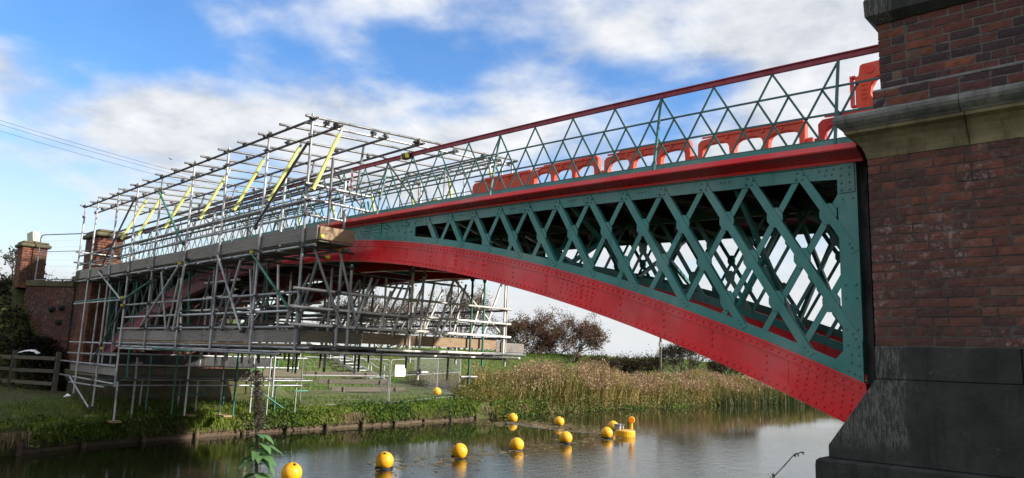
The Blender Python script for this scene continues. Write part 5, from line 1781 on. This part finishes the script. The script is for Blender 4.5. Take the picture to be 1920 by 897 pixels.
# ------------------------------------------------------------------ foreground plants on the photographer's bank
nt = thing('nettle_plant', 'tall nettle with seed head and green leaves close to camera', 'plant', (.60, -6.30, .9))
rr = random.Random(5)
stem = [Vector((.61, -6.29, .85)), Vector((.605, -6.30, 1.6)), Vector((.595, -6.31, 2.1)), Vector((.59, -6.32, 2.25)), Vector((.588, -6.335, 2.36)), Vector((.583, -6.34, 2.46))]
k = MB()
for a_, b_, r_ in zip(stem[:-1], stem[1:], (.006, .005, .0045, .0035, .0025)):
    k.tube(a_, b_, r_, r_ * .9, 6)
k.build('stem', 'seed_head', nt)


def nettle_leaf(p_, ang, L, droop, mt='nettle_leaf'):
    d = Vector((math.cos(ang), math.sin(ang), 0)); s_ = Vector((-d.y, d.x, 0))
    vs_, fs = [], []
    prof = [0.03, .42, .56, .52, .40, .22, .01]
    n = len(prof)
    for i, w_ in enumerate(prof):
        f_ = i / (n - 1)
        c = p_ + d * (L * f_) + Vector((0, 0, -droop * L * f_ * f_ + .06 * L * f_))
        jag = .02 * L * (1 if i % 2 else -1)
        vs_ += [c - s_ * (w_ * L * .5) + d * jag + Vector((0, 0, .09 * L * w_)), c, c + s_ * (w_ * L * .5) + d * jag + Vector((0, 0, .09 * L * w_))]
    for i in range(n - 1):
        a_ = 3 * i
        fs += [(a_, a_ + 1, a_ + 4, a_ + 3), (a_ + 1, a_ + 2, a_ + 5, a_ + 4)]
    MB().add(vs_, fs, True).build('leaf', mt, nt, fix=False)


for z, a_, L, dr in ((2.272, 2.6, .045, .5), (2.27, .2, .05, .55), (2.25, 3.5, .06, .6), (2.245, .75, .085, .55), (2.235, -.6, .05, .6), (2.225, 2.2, .06, .8), (2.215, 3.7, .085, .9), (2.205, .55, .07, .8), (2.20, -1.3, .06, .8), (2.19, 1.4, .06, .6), (2.17, 3.3, .07, .9), (2.165, .3, .09, .7), (2.15, -.9, .07, .8), (2.13, 2.4, .07, .8), (2.12, 4.4, .08, .8), (2.10, .9, .08, .7), (2.05, 3.2, .09, .8), (2.0, .4, .09, .8), (2.30, 3.9, .022, .4), (2.30, .9, .024, .4)):
    nettle_leaf(Vector((.593, -6.312, z + rr.uniform(-.004, .004))), a_ + rr.uniform(-.3, .3), L * rr.uniform(.75, 1.0), dr * rr.uniform(.5, 1.1))
    nettle_leaf(Vector((.593, -6.312, z)), a_ + math.pi + rr.uniform(-.5, .5), L * rr.uniform(.55, .9), dr * rr.uniform(.5, 1.1))
for a_ in (.2, 2.2, 4.1, 5.3, 3.1): nettle_leaf(Vector((.584, -6.338, 2.452)), a_, .028, .5)
n = 2000
f_ = nrg.uniform(0, 1, n) ** .9
zz = 2.29 + .155 * f_
knots = np.abs(np.sin(f_ * 13)) ** .7 * .0065 + .003
P = np.stack([.5925 - .006 * f_ + nrg.normal(0, 1, n) * knots, -6.317 - .02 * f_ + nrg.normal(0, 1, n) * knots, zz], 1)
V, Q, T = leaves(P, nrg.uniform(.003, .007, n))
put('seed_head', npmesh('seed_head', V, Q, T), 'seed_head', nt, kind='stuff')
tg = thing('dead_stalk', 'dark dead weed stalk rising at the bottom edge before the water', 'plant', (1.45, -5.1, .85))
pts = [Vector((1.44, -5.10, .85)), Vector((1.455, -5.075, 1.9)), Vector((1.468, -5.062, 2.165)), Vector((1.50, -5.045, 2.205)), Vector((1.528, -5.03, 2.243)), Vector((1.548, -5.02, 2.252))]
k = MB()
for a_, b_ in zip(pts[:-1], pts[1:]): k.tube(a_, b_, .0022, .0015, 5)
for q, s_ in ((pts[4], (.006, -.004, -.008)), (pts[5], (.008, .003, -.002)), (pts[5], (.006, .0, -.008)), (pts[4] + Vector((.01, .005, .002)), (.0, 0, -.009))):
    k.tube(q, q + Vector(s_), .0028, .001, 5)
k.build('stalk', 'seed_head', tg)
n = 60
zz = nrg.uniform(2.08, 2.185, n)
P = np.stack([1.467 + nrg.normal(0, .005, n), -5.062 + nrg.normal(0, .005, n), zz], 1)
V, Q, T = leaves(P, nrg.uniform(.006, .013, n))
V2, Q2, T2 = leaves(np.array([tuple(pts[4])] * 8) + nrg.normal(0, .003, (8, 3)), nrg.uniform(.005, .008, 8))
V, Q, T = merge([(V, Q, T), (V2, Q2, T2)])
put('bud', npmesh('bud', V, Q, T), 'seed_head', tg, kind='stuff')
# rough grass round the photographer's feet
n = 4000
P = np.stack([nrg.uniform(.5, 4, n), nrg.uniform(-9, -1, n), np.zeros(n)], 1)
P[:, 2] = np.interp(P[:, 0] - .25, [0, .35, 1, 2, 5], [-.15, .3, .8, .92, 1.0])
veg('near_bank_grass', [blades(P, nrg.uniform(.06, .22, n), .012, nrg.uniform(.03, .15, n), 2)], 'grass_bank')
